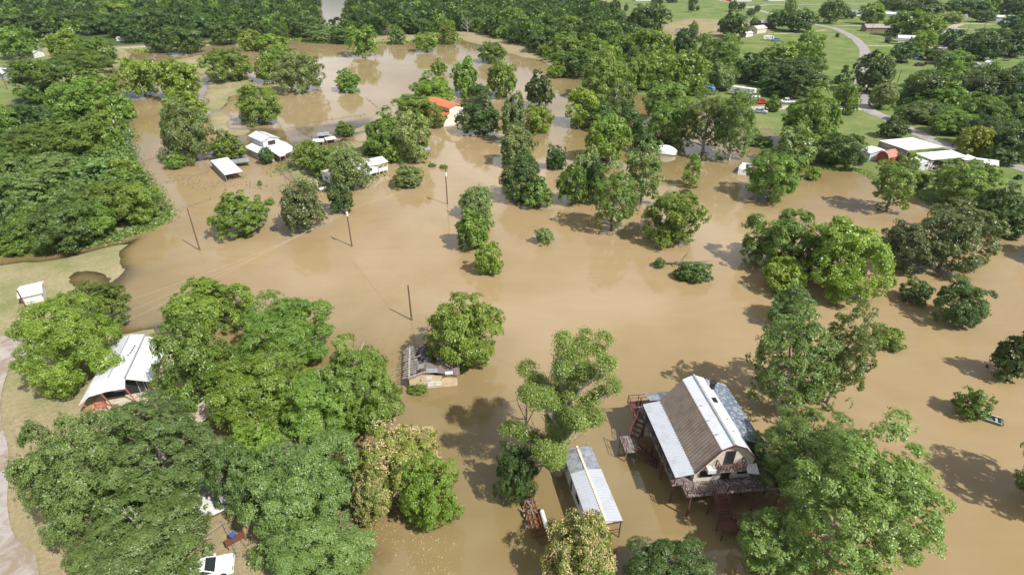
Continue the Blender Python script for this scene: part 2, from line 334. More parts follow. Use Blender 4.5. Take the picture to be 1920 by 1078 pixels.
tc = N(nt, 'ShaderNodeTexCoord'); wn = N(nt, 'ShaderNodeTexNoise', i_Scale=0.03, i_Detail=8.0, i_Roughness=0.6, i_Distortion=1.6); nt.links.new(tc.outputs['Object'], wn.inputs['Vector'])
silt = N(nt, 'ShaderNodeAttribute', attribute_name='silt')
mudA = ramp(nt, wn.outputs[0], ((0.192,0.142,0.060),(0.234,0.175,0.084)), 0.35, 0.7)
mudB = ramp(nt, wn.outputs[0], ((0.282,0.203,0.102),(0.334,0.249,0.142)), 0.35, 0.7)
mud = mixc(nt, silt.outputs['Fac'], mudA, mudB)
smp = N(nt, 'ShaderNodeMapping'); smp.inputs['Rotation'].default_value = (0, 0, 0.5); smp.inputs['Scale'].default_value = (0.05, 0.42, 1); nt.links.new(tc.outputs['Object'], smp.inputs[0])
sn_ = N(nt, 'ShaderNodeTexNoise', i_Scale=1.0, i_Detail=6.0, i_Roughness=0.65, i_Distortion=1.2); nt.links.new(smp.outputs[0], sn_.inputs['Vector'])
mud = mixc(nt, 1.0, mud, ramp(nt, sn_.outputs[0], ((0.965,0.97,0.97),(1.02,1.02,1.02)), 0.36, 0.66), 'MULTIPLY')
df = N(nt, 'ShaderNodeBsdfDiffuse'); nt.links.new(mud, df.inputs[0]); tr = N(nt, 'ShaderNodeBsdfTransparent'); tr.inputs[0].default_value = (1.0, 0.97, 0.90, 1)
mx = N(nt, 'ShaderNodeMixShader'); nt.links.new(ee.outputs[0], mx.inputs[0]); nt.links.new(df.outputs[0], mx.inputs[1]); nt.links.new(tr.outputs[0], mx.inputs[2])
rn = N(nt, 'ShaderNodeTexNoise', i_Scale=1.1, i_Detail=3.0, i_Roughness=0.5); nt.links.new(tc.outputs['Object'], rn.inputs['Vector'])
rb = N(nt, 'ShaderNodeBump', i_Strength=0.05, i_Distance=0.04); nt.links.new(rn.outputs[0], rb.inputs['Height'])
gl = N(nt, 'ShaderNodeBsdfGlossy', i_Roughness=0.06); nt.links.new(rb.outputs[0], gl.inputs['Normal'])
fr = N(nt, 'ShaderNodeFresnel', i_IOR=1.56); nt.links.new(rb.outputs[0], fr.inputs['Normal'])
fm = N(nt, 'ShaderNodeMath', operation='MULTIPLY', i_1=1.0); nt.links.new(fr.outputs[0], fm.inputs[0])
m2 = N(nt, 'ShaderNodeMixShader'); nt.links.new(fm.outputs[0], m2.inputs[0]); nt.links.new(mx.outputs[0], m2.inputs[1]); nt.links.new(gl.outputs[0], m2.inputs[2])
nt.links.new(m2.outputs[0], nt.nodes['Material Output'].inputs[0])
wm.materials.append(m); o = bpy.data.objects.new('flood_water', wm); COL.objects.link(o); o['kind'] = 'structure'

# roads
ROADM = mat('pale_asphalt_road', (0.30, 0.275, 0.265), 0.9, col2=(0.21, 0.185, 0.17), scale=0.25, amt=0.9)
DIRT_ROAD = mat('tan_dirt_track', (0.40, 0.315, 0.23), 0.95, col2=(0.28, 0.23, 0.16), scale=0.4, amt=0.9)
def smooth_line(pts, step=2.0):
    pts = [Vector(p[:2]) for p in pts]; out = []
    for i in range(len(pts) - 1):
        p0 = pts[max(i-1,0)]; p1 = pts[i]; p2 = pts[i+1]; p3 = pts[min(i+2,len(pts)-1)]
        n = max(2, int((p2-p1).length / step))
        for k in range(n):
            t = k / n
            out.append(0.5*((2*p1)+(p2-p0)*t+(2*p0-5*p1+4*p2-p3)*t*t+(3*p1-p0-3*p2+p3)*t**3))
    out.append(pts[-1]); return out
def strip(name, px, w, m, dz=0.05, edge=0.0):
    L = smooth_line([at(x, y, 0.5) for x, y in px]); rr = random.Random(len(px))
    vs = []; fs = []; arr = np.array([[p.x, p.y] for p in L]); 
    hz = height(arr[:,0], arr[:,1])
    for i, p in enumerate(L):
        d = (L[min(i+1,len(L)-1)] - L[max(i-1,0)]).normalized(); nrm = Vector((-d.y, d.x))
        zz = hz[max(0,i-2):i+3].max() + dz
        for s_ in (-1, -0.33, 0.33, 1):
            q = p + nrm * (s_ * (w/2 + (rr.uniform(-edge, edge) if abs(s_) == 1 else 0))); vs.append((q.x, q.y, zz + (0.02 if abs(s_) < 1 else -0.03)))
    for i in range(len(L)-1):
        for k in range(3): a = i*4+k; fs.append((a, a+1, a+5, a+4))
    mb = MB(); mb.add(vs, fs); o = mb.build(name, m, smooth=True); o['kind'] = 'structure'; return o
strip('road', [(1325,-4),(1385,9),(1440,25),(1490,38),(1530,47),(1565,54),(1598,70),(1619,90),(1622,112),(1614,148),(1614,178),(1626,204),(1662,222),(1700,240),(1750,264),(1800,283),(1860,300),(1925,318),(2020,345)], 5.2, ROADM, 0.06, 0.35)
strip('road', [(1562,50),(1600,49),(1640,49),(1680,50)], 4.5, ROADM, 0.10, 0.3)
strip('road', [(1770,57),(1800,46),(1815,45),(1860,46)], 5, DIRT_ROAD, 0.06, 0.5)
strip('road', [(1790,54),(1850,58),(1925,63),(2000,68)], 4.5, ROADM, 0.12, 0.3)
strip('road', [(1400,16),(1440,9),(1500,9),(1600,8),(1700,11)], 5, ROADM, 0.05, 0.3)
strip('track', [(1548,57),(1520,60),(1480,63),(1440,64)], 3.2, DIRT_ROAD, 0.05, 0.5)
strip('track', [(1626,86),(1650,86),(1672,86)], 3, DIRT_ROAD, 0.05, 0.4)
strip('track', [(1608,66),(1632,67),(1655,69)], 2.4, DIRT_ROAD, 0.05, 0.4)
strip('driveway', [(1398,203),(1450,203),(1540,202),(1612,204)], 5, CONC, 0.10, 0.5)
strip('track', [(205,92),(240,90),(288,87)], 3.5, CONC, 0.08, 0.4)
def flat_poly(name, px, m, z, kind='structure'):
    mb = MB(); P = smooth_line([at(x, y, z) for x, y in px + px[:1]], 1.5)[:-1]
    mb.add([(p.x, p.y, z) for p in P], [tuple(range(len(P)))]); o = mb.build(name, m); o['kind'] = kind; return o
m, nt, b = newmat('broken_concrete_and_dirt'); b.inputs['Roughness'].default_value = 0.9
tc = N(nt, 'ShaderNodeTexCoord'); a1 = N(nt, 'ShaderNodeTexNoise', i_Scale=0.35, i_Detail=7.0, i_Roughness=0.7, i_Distortion=0.6); nt.links.new(tc.outputs['Object'], a1.inputs[0])
nt.links.new(ramp(nt, a1.outputs[0], ((0.33,0.30,0.28),(0.235,0.185,0.135)), 0.44, 0.58), b.inputs['Base Color'])
flat_poly('yard_road', [(-160,622),(0,628),(44,633),(62,648),(46,668),(20,688),(8,716),(0,770),(16,850),(14,950),(30,1010),(66,1040),(74,1100),(60,1160),(-220,1200),(-300,900)], m, 0.40)

# ---------------------------------------------------------------- trees
def leaf_mesh(name, cen, nrm, size, tint, rng, zs=1.0):
    """many rhombic leaf sprays as one mesh; all inputs numpy"""
    n = len(cen); nrm = nrm / (np.linalg.norm(nrm, axis=1, keepdims=True) + 1e-9)
    r = rng.normal(size=(n, 3)); u = np.cross(nrm, r); u /= (np.linalg.norm(u, axis=1, keepdims=True) + 1e-9); v = np.cross(nrm, u)
    s = size[:, None]; droop = nrm * s * 0.18
    zk = np.array([1, 1, zs]); V = np.stack([cen - u*s*zk, cen + (v*s*0.55 + droop)*zk, cen + u*s*zk, cen - (v*s*0.55 - droop)*zk], 1).reshape(-1, 3)
    me = bpy.data.meshes.new(name); me.vertices.add(n*4); me.vertices.foreach_set('co', V.astype(np.float32).ravel())
    me.loops.add(n*4); me.loops.foreach_set('vertex_index', np.arange(n*4, dtype=np.int32))
    me.polygons.add(n); me.polygons.foreach_set('loop_start', np.arange(0, n*4, 4, dtype=np.int32)); me.update()
    fattr(me, 'tint', np.repeat(tint, 4)); return me
def lobes(style, rng, cf):
    """lobe centres (crown spans z 2*cf..2, radius 1) and radii"""
    z0 = 2*cf; L = []
    if style == 'tall':
        for k in range(72):
            t = rng.random()**0.9; a = rng.uniform(0, 6.283); rad = 0.85 * (0.62 + 0.38*math.sin(math.pi*min(1, t*1.25+.12)) - 0.42*max(0, t-.55)*1.6) * rng.uniform(0.30, 1.0)**0.6 * (1+0.16*math.sin(2*a+5*t)+0.12*math.sin(3*a-9*t))
            L.append((rad*math.cos(a)*0.8, rad*math.sin(a)*0.8, z0 + (2-z0)*(0.06+0.86*t), rng.uniform(0.13, 0.26)))
    elif style == 'conic':
        for k in range(60):
            t = rng.random()**1.3; rad = (1-t)*0.85*rng.uniform(0.6, 1.0)+0.02; a = rng.uniform(0, 6.283)
            L.append((rad*math.cos(a), rad*math.sin(a), z0+(2-z0)*(0.04+0.88*t), rng.uniform(0.14, 0.22)))
    elif style == 'sparse':
        arms = [(q_*0.95+rng.uniform(-.3,.3), rng.uniform(0.15, 0.95), rng.uniform(0.7, 1.05)) for q_ in range(13)]
        for a, t, r in arms:
            for q in np.linspace(0.22, 1, 7):
                L.append((math.cos(a)*r*0.85*q*(1.1-0.35*t), math.sin(a)*r*0.85*q*(1.1-0.35*t), z0+(2-z0)*(t*0.72+0.20*q)+rng.uniform(-.05,.05), rng.uniform(0.07, 0.15)))
        for t in np.linspace(0.2, 0.92, 10): L.append((rng.uniform(-.12,.12), rng.uniform(-.12,.12), z0+(2-z0)*t, rng.uniform(0.11, 0.18)))
    elif style == 'loose':                                    # limbs that rise from the trunk, each carrying its own foliage
        for q in range(30):
            a = q*2.39996+rng.uniform(-.4,.4); t = 0.02+0.93*(q/30)**0.9; reach = (1.0 if t < .45 else 1.0-0.85*(t-.45)/.55)*rng.uniform(0.62, 1.08); st = 0.35 if t < .5 else 0.2
            for f in np.linspace(st, 1, 5):
                L.append((math.cos(a)*reach*f*0.9+rng.normal()*.04, math.sin(a)*reach*f*0.9+rng.normal()*.04, z0+(2-z0)*min(.93, max(.05, t*0.80+0.16*f*f+rng.normal()*.02)), rng.uniform(0.085, 0.185)))
        for k in range(16): L.append((rng.normal()*.15, rng.normal()*.15, z0+(2-z0)*rng.uniform(.35,.88), rng.uniform(.12,.2)))
    elif style == 'multi':                                     # several rounded domes grown together
        for q in range(5):
            a = q*1.257+rng.uniform(-.4,.4); cx, cy = 0.52*math.cos(a), 0.52*math.sin(a); hh = rng.uniform(0.62, 0.92)
            for k in range(21):
                d = rng.normal(size=3); d /= np.linalg.norm(d)
                L.append((cx+d[0]*0.36, cy+d[1]*0.36, z0+(2-z0)*(hh*0.54+0.42*d[2]*hh), rng.uniform(0.12, 0.21)))
        for k in range(10):
            d = rng.normal(size=3); L.append((d[0]*.2, d[1]*.2, z0+(2-z0)*rng.uniform(.45,.8), 0.24))
    else:
        n = {'full': 150, 'lobed': 92, 'fine': 100, 'bush': 60, 'vine': 50}[style]; lo = {'full': -0.80, 'lobed': -0.86, 'fine': -0.84, 'bush': -0.95, 'vine': -0.9}[style]
        ph = rng.uniform(0, 6.283, 6); rag = {'full': 0.10, 'lobed': 0.11, 'fine': 0.09, 'bush': 0.06, 'vine': 0.06}[style]
        for k in range(n):
            zz = lo + (0.97-lo)*(k+0.5)/n; a = k*2.39996+rng.uniform(-.5,.5); rr = math.sqrt(max(0, 1-abs(zz)**(2 if zz > 0 else 3.2))); f = rng.uniform(0.58, 0.88)
            f *= 1 + rag*(math.sin(2*a+ph[0])+math.sin(3*a+zz*2.5+ph[1])+0.7*math.sin(5*a-zz*4+ph[2]))
            lr = rng.uniform(0.10, 0.21) if style == 'full' else rng.uniform(0.12, 0.25) if style != 'fine' else rng.uniform(0.11, 0.21)
            L.append((rr*math.cos(a)*f, rr*math.sin(a)*f, z0+(2-z0)*(0.5+0.5*zz*f*1.02), lr))
        for k in range(14): d = rng.normal(size=3)*0.24; L.append((d[0], d[1], z0+(2-z0)*(0.5+d[2]), 0.28))
    return np.array(L)
DET = {'xl': (88000, 0.0188), 'l': (31000, 0.0305), 'm': (9500, 0.056), 's': (3200, 0.095), 't': (420, 0.24)}
CF = {'lobed': 0.0, 'fine': 0.0, 'tall': 0.04, 'conic': 0.0, 'sparse': 0.10, 'multi': 0.0, 'loose': 0.05, 'full': 0.03, 'bush': 0.0, 'vine': 0.0}
PRO = {}
def crown_data(style, det, seed, n=None):
    rng = np.random.default_rng(seed*77+len(style)); cf = CF[style]; L = lobes(style, rng, cf)
    nl, sz = DET[det]; nl = n or nl
    w = L[:,3]**2; w = w/w.sum(); per = 26 if det in ('xl','l') else (16 if det == 'm' else 8); nc = max(len(L), nl//per)
    li = rng.choice(len(L), nc, p=w); d = rng.normal(size=(nc,3)); ctr = np.array([0,0,2*cf+(2-2*cf)*0.42])
    out = L[li,:3]-ctr; out /= (np.linalg.norm(out,axis=1,keepdims=True)+1e-9)
    d = d/np.linalg.norm(d,axis=1,keepdims=True)+out*0.55+np.array([0,0,0.35]); d /= np.linalg.norm(d,axis=1,keepdims=True)
    shell = rng.uniform(0.60, 1.15, nc) * (1 + 0.0*nc); big = rng.random(nc) < 0.06; shell[big] *= 1.25
    cc = L[li,:3] + d*(L[li,3]*shell)[:,None]*np.array([1,1,0.6 if style in ('tall','sparse','loose','conic','full') else 0.95])
    tc_ = rng.random(nc)*0.55 + 0.45*rng.random(len(L))[li]
    ci = rng.integers(0, nc, nl); spread = {'xl':0.030,'l':0.040,'m':0.055,'s':0.08,'t':0.1}[det]
    g = rng.normal(size=(nl,3))*spread
    if style == 'fine': g *= 1.2
    if style in ('sparse', 'loose'): g *= 1.6
    if style in ('tall', 'sparse', 'loose', 'conic', 'full'): g[:,2] *= 0.5
    if style == 'vine': g *= 0.8; 
    # sprays are flattened along their own outward direction: layered, twiggy look
    g -= d[ci]*(g*d[ci]).sum(1,keepdims=True)*0.55
    cen = cc[ci]+g; nrm = d[ci]*1.1+rng.normal(size=(nl,3))*0.46+np.array([0,0,0.40])
    size = sz*rng.uniform(0.65,1.35,nl); tint = np.clip(tc_[ci]*0.75+rng.random(nl)*0.35-0.05,0,1)
    # fit the crown to its unit box
    k_ = 1.0/np.percentile(np.abs(cen[:,:2]), 98.7); cen[:,:2] *= k_; L[:,:2] *= k_
    z1 = np.percentile(cen[:,2], 99.3); z_0 = 2*cf; kz = (2-z_0)/(z1-z_0); cen[:,2] = z_0+(cen[:,2]-z_0)*kz; L[:,2] = z_0+(L[:,2]-z_0)*kz
    cen[:,2] = np.maximum(cen[:,2], 0.02)
    return cen, nrm, size, tint, L, rng
def proto(style, det, seed):
    k = (style, det, seed)
    if k in PRO: return PRO[k]
    cen, nrm, size, tint, L, rng = crown_data(style, det, seed); cf = CF[style]
    cm_ = leaf_mesh('crown', cen, nrm, size, tint, rng, 0.5 if style in ('tall','sparse','loose','conic','full') else 1.0); cm_.materials.append(LEAF['pecan'])
    mb = MB(); rr = random.Random(seed); top = {'tall':1.6,'sparse':1.7,'conic':1.8,'loose':1.5,'full':1.4}.get(style, 1.05)
    seg = {'xl':7,'l':6,'m':5,'s':4,'t':3}[det]; tr = {'tall':0.075,'sparse':0.07,'conic':0.05,'bush':0.04,'vine':0.04}.get(style,0.062)
    lean = [(rr.uniform(-.05,.05), rr.uniform(-.05,.05)) for _ in range(6)]
    pts = [(0,0,-0.35),(lean[0][0]*.3,lean[0][1]*.3,0.0)]+[(lean[i][0],lean[i][1],top*i/5) for i in range(1,6)]
    mb.tube(pts, [tr*1.5, tr*1.25, tr, tr*.85, tr*.65, tr*.45, tr*.2], seg)
    nb = {'xl':26,'l':20,'m':12,'s':6,'t':3}[det]; idx = np.argsort(-L[:,3])[:nb] if style not in ('sparse','loose') else np.arange(4, min(len(L),150), 5 if style == 'loose' else 3)
    for i in idx:
        e = Vector(L[i,:3]); t0 = min(max((e.z*0.5+0.02), 0.12), top*0.95); j = min(5, max(1, int(t0/top*5)))
        s0 = Vector((lean[j][0], lean[j][1], t0)); mid = s0.lerp(e, 0.5)+Vector((rr.uniform(-.05,.05), rr.uniform(-.05,.05), rr.uniform(-.03,.09)))
        mb.tube([s0, mid, e], [tr*.42, tr*.26, tr*.10], max(3, seg-2))
        if det in ('xl', 'l'):
            for q in range(3):
                e2 = e+Vector((rr.uniform(-1,1), rr.uniform(-1,1), rr.uniform(-.3,1)))*float(L[i,3])*0.95; mb.tube([mid.lerp(e,0.6), e2], [tr*.12, tr*.04], 3)
    to = mb.build('trunk', BARK); tm = to.data; bpy.data.objects.remove(to)
    bl = None
    PRO[k] = (cm_, tm); return PRO[k]
def blossoms(seed, n=9000):
    cen, nrm, size, tint, L, rng = crown_data('lobed', 'l', seed)
    k = rng.choice(len(cen), n); up = cen[k]+nrm[k]/np.linalg.norm(nrm[k],axis=1,keepdims=True)*0.03
    me = leaf_mesh('blossoms', up, rng.normal(size=(n,3))+np.array([0,0,1]), np.full(n,0.027), tint[k], rng); me.materials.append(BLOSSOM); return me
# kind: (crown shapes, leaf material, look, name, category)
KIND = {
 'pecan': (('lobed','multi'), 'pecan', 'bright green round tree'), 'mass': (('multi','lobed'), 'broad', 'mid green many domed tree'),
 'oak': (('lobed',), 'oak', 'dark green leafy tree'), 'deep': (('bush','lobed'), 'dark', 'deep green dense tree'),
 'broad': (('lobed','fine'), 'broad', 'mid green leafy tree'),
 'gray': (('fine',), 'gray', 'grayish green airy tree'), 'blue': (('fine',), 'blue', 'bluish green feathery tree'),
 'cotton': (('full',), 'cotton', 'tall soft green tree'), 'sparse': (('sparse',), 'cotton', 'tall sparse tree with bare limbs'),
 'olive': (('lobed',), 'olive', 'olive green broad tree'), 'cone': (('conic',), 'dark', 'dark pointed evergreen'),
 'vine': (('vine',), 'vine', 'vine covered leafy hump'), 'yellow': (('multi',), 'yellow', 'yellow green rounded tree'),
 'mim': (('lobed',), 'mimosa', 'flowering tree with beige pink blossoms'), 'bush': (('bush',), 'broad', 'low green bush'),
 'dbush': (('bush',), 'oak', 'low dark green bush'), 'gtall': (('full','tall'), 'broad', 'tall narrow green tree'), 'spiky': (('bush',), 'oak', 'spiky dark green tree'), 'ball': (('vine',), 'vine', 'light green bush'),
}
TN = 0
def tree(cx, cy, w, h, kind, where, group=None, rotate=None, ytop=None):
    """a tree whose crown fills the given box of the photograph, standing on the ground there"""
    global TN; TN += 1
    rr = random.Random(TN*13+int(cx)); styles, lm, look = KIND[kind]; style = styles[TN % len(styles)]; cf = CF[style]
    zc = 3.0; b_ = 3.0; Rr = 3.0; ry = 3.0
    for it in range(8):
        p = at(cx, cy, zc); s = ppm(p); Rr = w/2/s; d = math.hypot(p.x, p.y); ph = math.atan2(CAM_H-zc, d); hv = h/2/s
        q = hv*hv-(Rr*math.sin(ph))**2; ry = Rr
        b_ = math.sqrt(q)/math.cos(ph) if q > 0 else 0
        mn = 0.60*Rr if style not in ('tall','sparse','conic','loose','full') else 0.95*Rr
        if b_ < mn:
            b_ = mn; q2 = hv*hv-(b_*math.cos(ph))**2; ry = math.sqrt(q2)/math.sin(ph) if q2 > 0 else 0; ry = max(ry, 0.72*Rr)
            if q2 <= 0: b_ = max(0.4*Rr, hv*0.8/math.cos(ph))
        b_ = min(b_, 2.6*Rr); H_ = 2*b_/(1-cf); zc = H_-b_
    det = 'xl' if w >= 165 else 'l' if w >= 84 else 'm' if w >= 42 else 's'
    seed = TN % 3 if det in ('l','m') else TN % 2
    if det == 'xl': seed = TN % 4
    if kind == 'mim': det = 'l'
    if kind in ('ball', 'spiky'): det = 'm' if w < 84 else 'l'
    cmsh, tmsh = proto(style, det, seed)
    gz_ = max(sample_h(p.x, p.y), -0.4)
    nm = {'bush':'bush','dbush':'bush','vine':'vine_thicket','cone':'evergreen_tree','spiky':'evergreen_tree','mim':'mimosa_tree'}.get(kind, 'tree')
    root = thing(nm, (look+' '+where).strip(), {'bush':'bush','vine_thicket':'bush'}.get(nm,'tree'), (p.x, p.y, gz_ if gz_ > 0 else -0.1), 0, group)
    root.scale = (Rr*0.93, ry*0.93, H_*0.48)
    for mesh_, nme, mt in ((cmsh,'crown',LEAF[lm]), (tmsh,'trunk',PALE_BARK if kind in ('sparse','cotton','cottonr') or (det == 'xl' and kind != 'blue') else BARK)):
        o = bpy.data.objects.new(nme, mesh_); COL.objects.link(o); o.parent = root
        o.rotation_euler[2] = rr.uniform(0, 6.283) if rotate is None else rotate
        o.material_slots[0].link = 'OBJECT'; o.material_slots[0].material = mt
    if kind == 'mim':
        o = bpy.data.objects.new('blossoms', blossoms(seed)); COL.objects.link(o); o.parent = root; o['kind'] = 'stuff'; o.rotation_euler[2] = root.children[0].rotation_euler[2]
    return root
TREES = '''
134 646 172 172 pecan|in the left lawn beside the white-roofed house
182 572 102 96 broad|in the left lawn, behind the bright one beside the white-roofed house
395 575 155 112 pecan|at the top of the big lower-left clump
372 690 145 180 mass|right beside the white-roofed house, in the lower-left clump
530 625 180 135 mass|at the upper right of the lower-left clump, near dead twigs
500 735 190 170 pecan|in the middle of the lower-left clump
600 760 170 160 mass|at the lower front of the lower-left clump
668 715 170 185 broad|at the right end of the lower-left clump by the water
158 905 190 245 big|at the far lower left, its crown reaching the yard road
302 855 255 215 big|just below the white-roofed house with red posts
268 1005 250 205 big|at the bottom left above the white sedan
480 850 140 130 pecan|above the hidden porch roof in the lower left
570 905 220 205 blue|just left of the flowering mimosas, large
595 1030 225 150 blue|at the bottom edge right of the white sedan
452 900 100 135 blue|by the hidden porch railing
748 868 148 140 mim|behind the green bush at the bottom, larger
700 925 80 105 mim|smaller, at the left of the mimosa pair
806 920 112 138 broadb|in front of the mimosa with beige blossoms
967 890 84 106 deep|beside the red flatbed trailer, under bare limbs
1088 1035 146 150 mim|in front of the long corrugated roof trailer
1257 1080 190 118 deep|at the bottom edge right of the long trailer
1058 755 196 270 sparse|left of the gambrel house, over the long trailer
870 620 140 150 pecanf|against the burnt-roof cottage
1488 676 148 210 cotton|just right of the gambrel house roof, upper left of its row
1585 665 104 200 cotton|upright, at the top right of the row beside the gambrel house
1510 850 190 200 cotton|beside the deck of the gambrel house
1620 935 270 325 cottonr|largest on the right, at the bottom right of its row
1450 1020 130 140 cottonr|leaning over the dark water below the gambrel house stairs
1487 570 86 86 blue|between the big domed trees and the tall row
1460 450 130 112 mass|at the left of the big domed pair on the right
1588 486 150 150 masss|at the right of the big domed pair, lit and pale
1470 515 78 72 pecan|at the lower left of the big domed pair
1530 470 80 95 mass|in the middle of the big domed pair
1785 447 140 128 olive|wide, right of the big domed pair
1703 462 98 96 olive|smaller, joined to the left of the wide olive one
1718 544 55 50 spiky|small, below the wide olive tree
1806 566 96 96 spiky|largest of the spiky ones at the right
1666 632 57 45 bush|round, alone in the water right of the tall row
1905 665 76 104 deep|cut by the right edge above the small boat
1828 754 66 66 bush|beside the small flat boat
1268 405 124 104 pecan|standing alone in mid picture water, with a wide shadow
1152 368 84 128 gtall|with a visible trunk in the water left of the lone pecan
1209 322 76 122 gtall2|next to the white rounded camper
1140 258 82 90 pecan|between the tall ones in the middle grove
1300 317 38 62 gtall|small and slim below the white camper
1452 330 106 90 broad|right of the half sunken camper
1497 271 78 74 gray|above the tree beside the sunken camper
1522 222 116 116 pecan|large, between the pond and the road
1587 187 48 58 pecan|narrow, next to the road at the junction
1578 283 84 62 deep|left of the small red barn
1526 324 32 26 bush|small, at the shore left of the red barn
1682 340 78 114 gtall|in the water in front of the white farm roofs
1727 344 26 32 dbush|small, on the shore under the white farm roofs
1677 241 55 42 oak|above the big white farm roof
1825 268 62 60 yellow|beside the road near the white farm shed
1812 345 116 86 broad|below the white farm sheds
1880 388 108 100 deep|at the right edge below the farm lawn
1893 425 60 40 deep|lowest at the right edge by the shore
978 332 84 86 deep|large, at the left of the middle grove
1009 360 58 60 broad|before the dark tree at the left of the middle grove
970 272 80 76 gray|behind the dark tree at the left of the middle grove
1043 294 38 46 deep|small, in the gap of the middle grove
1078 345 58 76 broad|lower, right of the gap in the middle grove
1100 312 62 74 gray|behind the lower one in the middle grove
1118 340 44 86 deep|slim, in the middle grove beside the tall trunk
894 378 66 62 gray|at the back of the trio left of the round topiary
888 428 82 80 broad|largest of the trio left of the round topiary
916 483 52 64 bushb|lowest of the trio left of the round topiary
447 397 108 90 mass|left of the pair below the barn, pale and wide
566 390 80 90 olive|right of the pair below the barn
638 371 50 54 spiky|below the mobile home by the red canopy
650 318 70 80 gray|leaning over the mobile home
764 329 66 45 mimx|with pale blossoms, right of the mobile home
578 290 62 50 broad|behind the mobile home, left one
606 303 60 54 bush|behind the mobile home, lower one
694 279 30 26 bush|just above the mobile home roof
498 291 30 32 dbush|small, in front of the white barn
426 272 62 58 broad|left of the white barn
348 245 98 116 gray|tall, standing in the flooded strip left of the barn
345 203 80 60 pecan|behind the tall grayish one left of the barn
327 301 38 30 bush|at the foot of the tall grayish tree
646 242 42 28 bush|among the wrecked sheds
770 256 76 92 gray|left of the orange-roofed building, in front
722 246 86 86 broad|at the left of the clump by the orange-roofed building
780 210 98 64 pecan|touching the orange roof on its left
736 284 40 40 bush|under the clump behind the mobile home
898 214 86 74 deep|directly right of the orange-roofed building
962 222 62 92 gray|right of the dark round tree by the orange-roofed building
1008 223 52 54 pecan|low and bright at the right of the orange-roof clump
809 165 88 60 pecan|behind the orange-roofed building, left one
870 142 60 70 broad|behind the orange-roofed building, middle one
942 148 62 68 pecan|behind the orange-roofed building, right one
922 98 56 36 broad|top of the clump behind the orange-roofed building
822 125 32 30 pecan|small, peeping over the clump behind the orange roof
900 175 50 36 deep|low, in the clump behind the orange-roofed building
1011 166 60 66 oak|alone in the water right of the orange-roof clump
487 194 95 74 broad|alone on the flooded grass above the barn
424 122 89 58 pecan|spreading, on the green strip near the far water
262 145 72 70 pecan|left of the pair standing by the far left channel
332 150 82 72 pecan|right of the pair standing by the far left channel
651 150 52 42 broad|small and round, alone in the far water
560 134 92 72 gray|wide with trunks in the far water
512 124 68 56 pecan|left of the wide one with trunks in the far water
526 102 50 36 broad|behind the wide one with trunks in the far water
676 77 61 54 pecan|against the far bank, in the water
799 79 46 34 pecan|low and bright at the far bank
838 62 40 38 pecan|rounded, at the far bank right of the low bright one
745 67 32 30 vine|pale, at the far bank
610 62 76 36 vine|wide, along the far bank
508 80 66 38 pecan|at the far bank left of the wide vine hump
468 76 40 36 pecan|at the far bank, left end of the bright ones
345 75 70 46 oak|drooping over the far bank right of the little travel trailer
296 77 50 40 deep|beside the little travel trailer
908 52 25 24 pecan|small, on the far grass bank
1093 200 74 70 pecan|overhanging the channel at the left of the upper grove
1130 218 58 52 deep|in the upper grove over the channel
1168 182 52 62 gray|pale, in the upper grove
1182 228 48 56 deep|under the pale one of the upper grove
1133 138 96 94 broad|large, at the bank with a forked trunk
1195 142 46 60 mass|right of the forked trunk at the bank
1222 87 76 58 pecan|bright dome above the upper grove
1217 35 78 52 oak|in the upper field, left clump
1235 132 70 60 pecan|left of two domes above the blue camper
1285 140 75 76 mass|right of two domes above the blue camper
1287 80 50 52 deep|thin, right of the bright dome
1352 98 88 60 mass|above the white trailer, wide
1355 147 65 50 gray|above the white trailer, nearer
1410 130 60 56 deep|behind the parked red pickup
1375 46 62 48 oak|in the brown field
1250 192 88 76 broad|above the large central thicket
1260 228 88 84 mass|at the left of the large central thicket
1328 225 92 112 cottonr|in the middle of the large central thicket
1380 232 84 130 cottonr|at the right of the large central thicket
1384 192 38 42 pecan|beside the parked trucks
1206 256 50 56 deep|in the dark gap of the central thicket
1450 197 28 30 broad|tiny, by the concrete drive
1637 138 70 74 oak|tall, on the road's right edge
1655 182 46 48 gray|below the tall one on the road's right edge
1582 142 33 34 cone|alone on the lawn left of the road
1519 86 56 50 broad|left of the road in the upper lawn
1520 116 60 58 mass|below the upper lawn tree left of the road
1475 100 78 46 broad|in the band left of the upper lawn
1498 150 110 66 oak|long, in the dark band left of the road
1452 140 60 50 deep|in the dark band, left end
1452 163 60 38 deep|in the dark band above the parked cars
1500 40 62 40 oak|left of two at the far road bend
1457 38 34 34 oak|small, beside the two at the far road bend
1482 13 22 34 gray|thin, far away above the road bend
1560 22 44 44 oak|right of two at the far road bend
1583 23 24 26 oak|small, right of the far road bend trees
1635 27 52 38 broad|above the brown long house
1700 45 68 46 mass|left, over the brown long house
1742 52 54 46 broad|right, over the brown long house
1730 82 42 42 pecan|beside the shiny roofed cottage
1695 100 48 36 deep|in front of the shiny roofed cottage
1752 102 42 26 oak|low, above the parked dark cars
1787 120 56 40 mass|among the parked trailers
1783 78 48 40 deep|right of the road beyond the cottage
1828 78 50 40 oak|in the upper right clump, left
1862 70 64 34 oak|in the upper right clump, top
1850 92 60 44 deep|in the upper right clump, lower
1900 84 60 46 oak|at the right edge of the upper right clump
1790 108 36 24 bush|low, near the parked trailers
'''
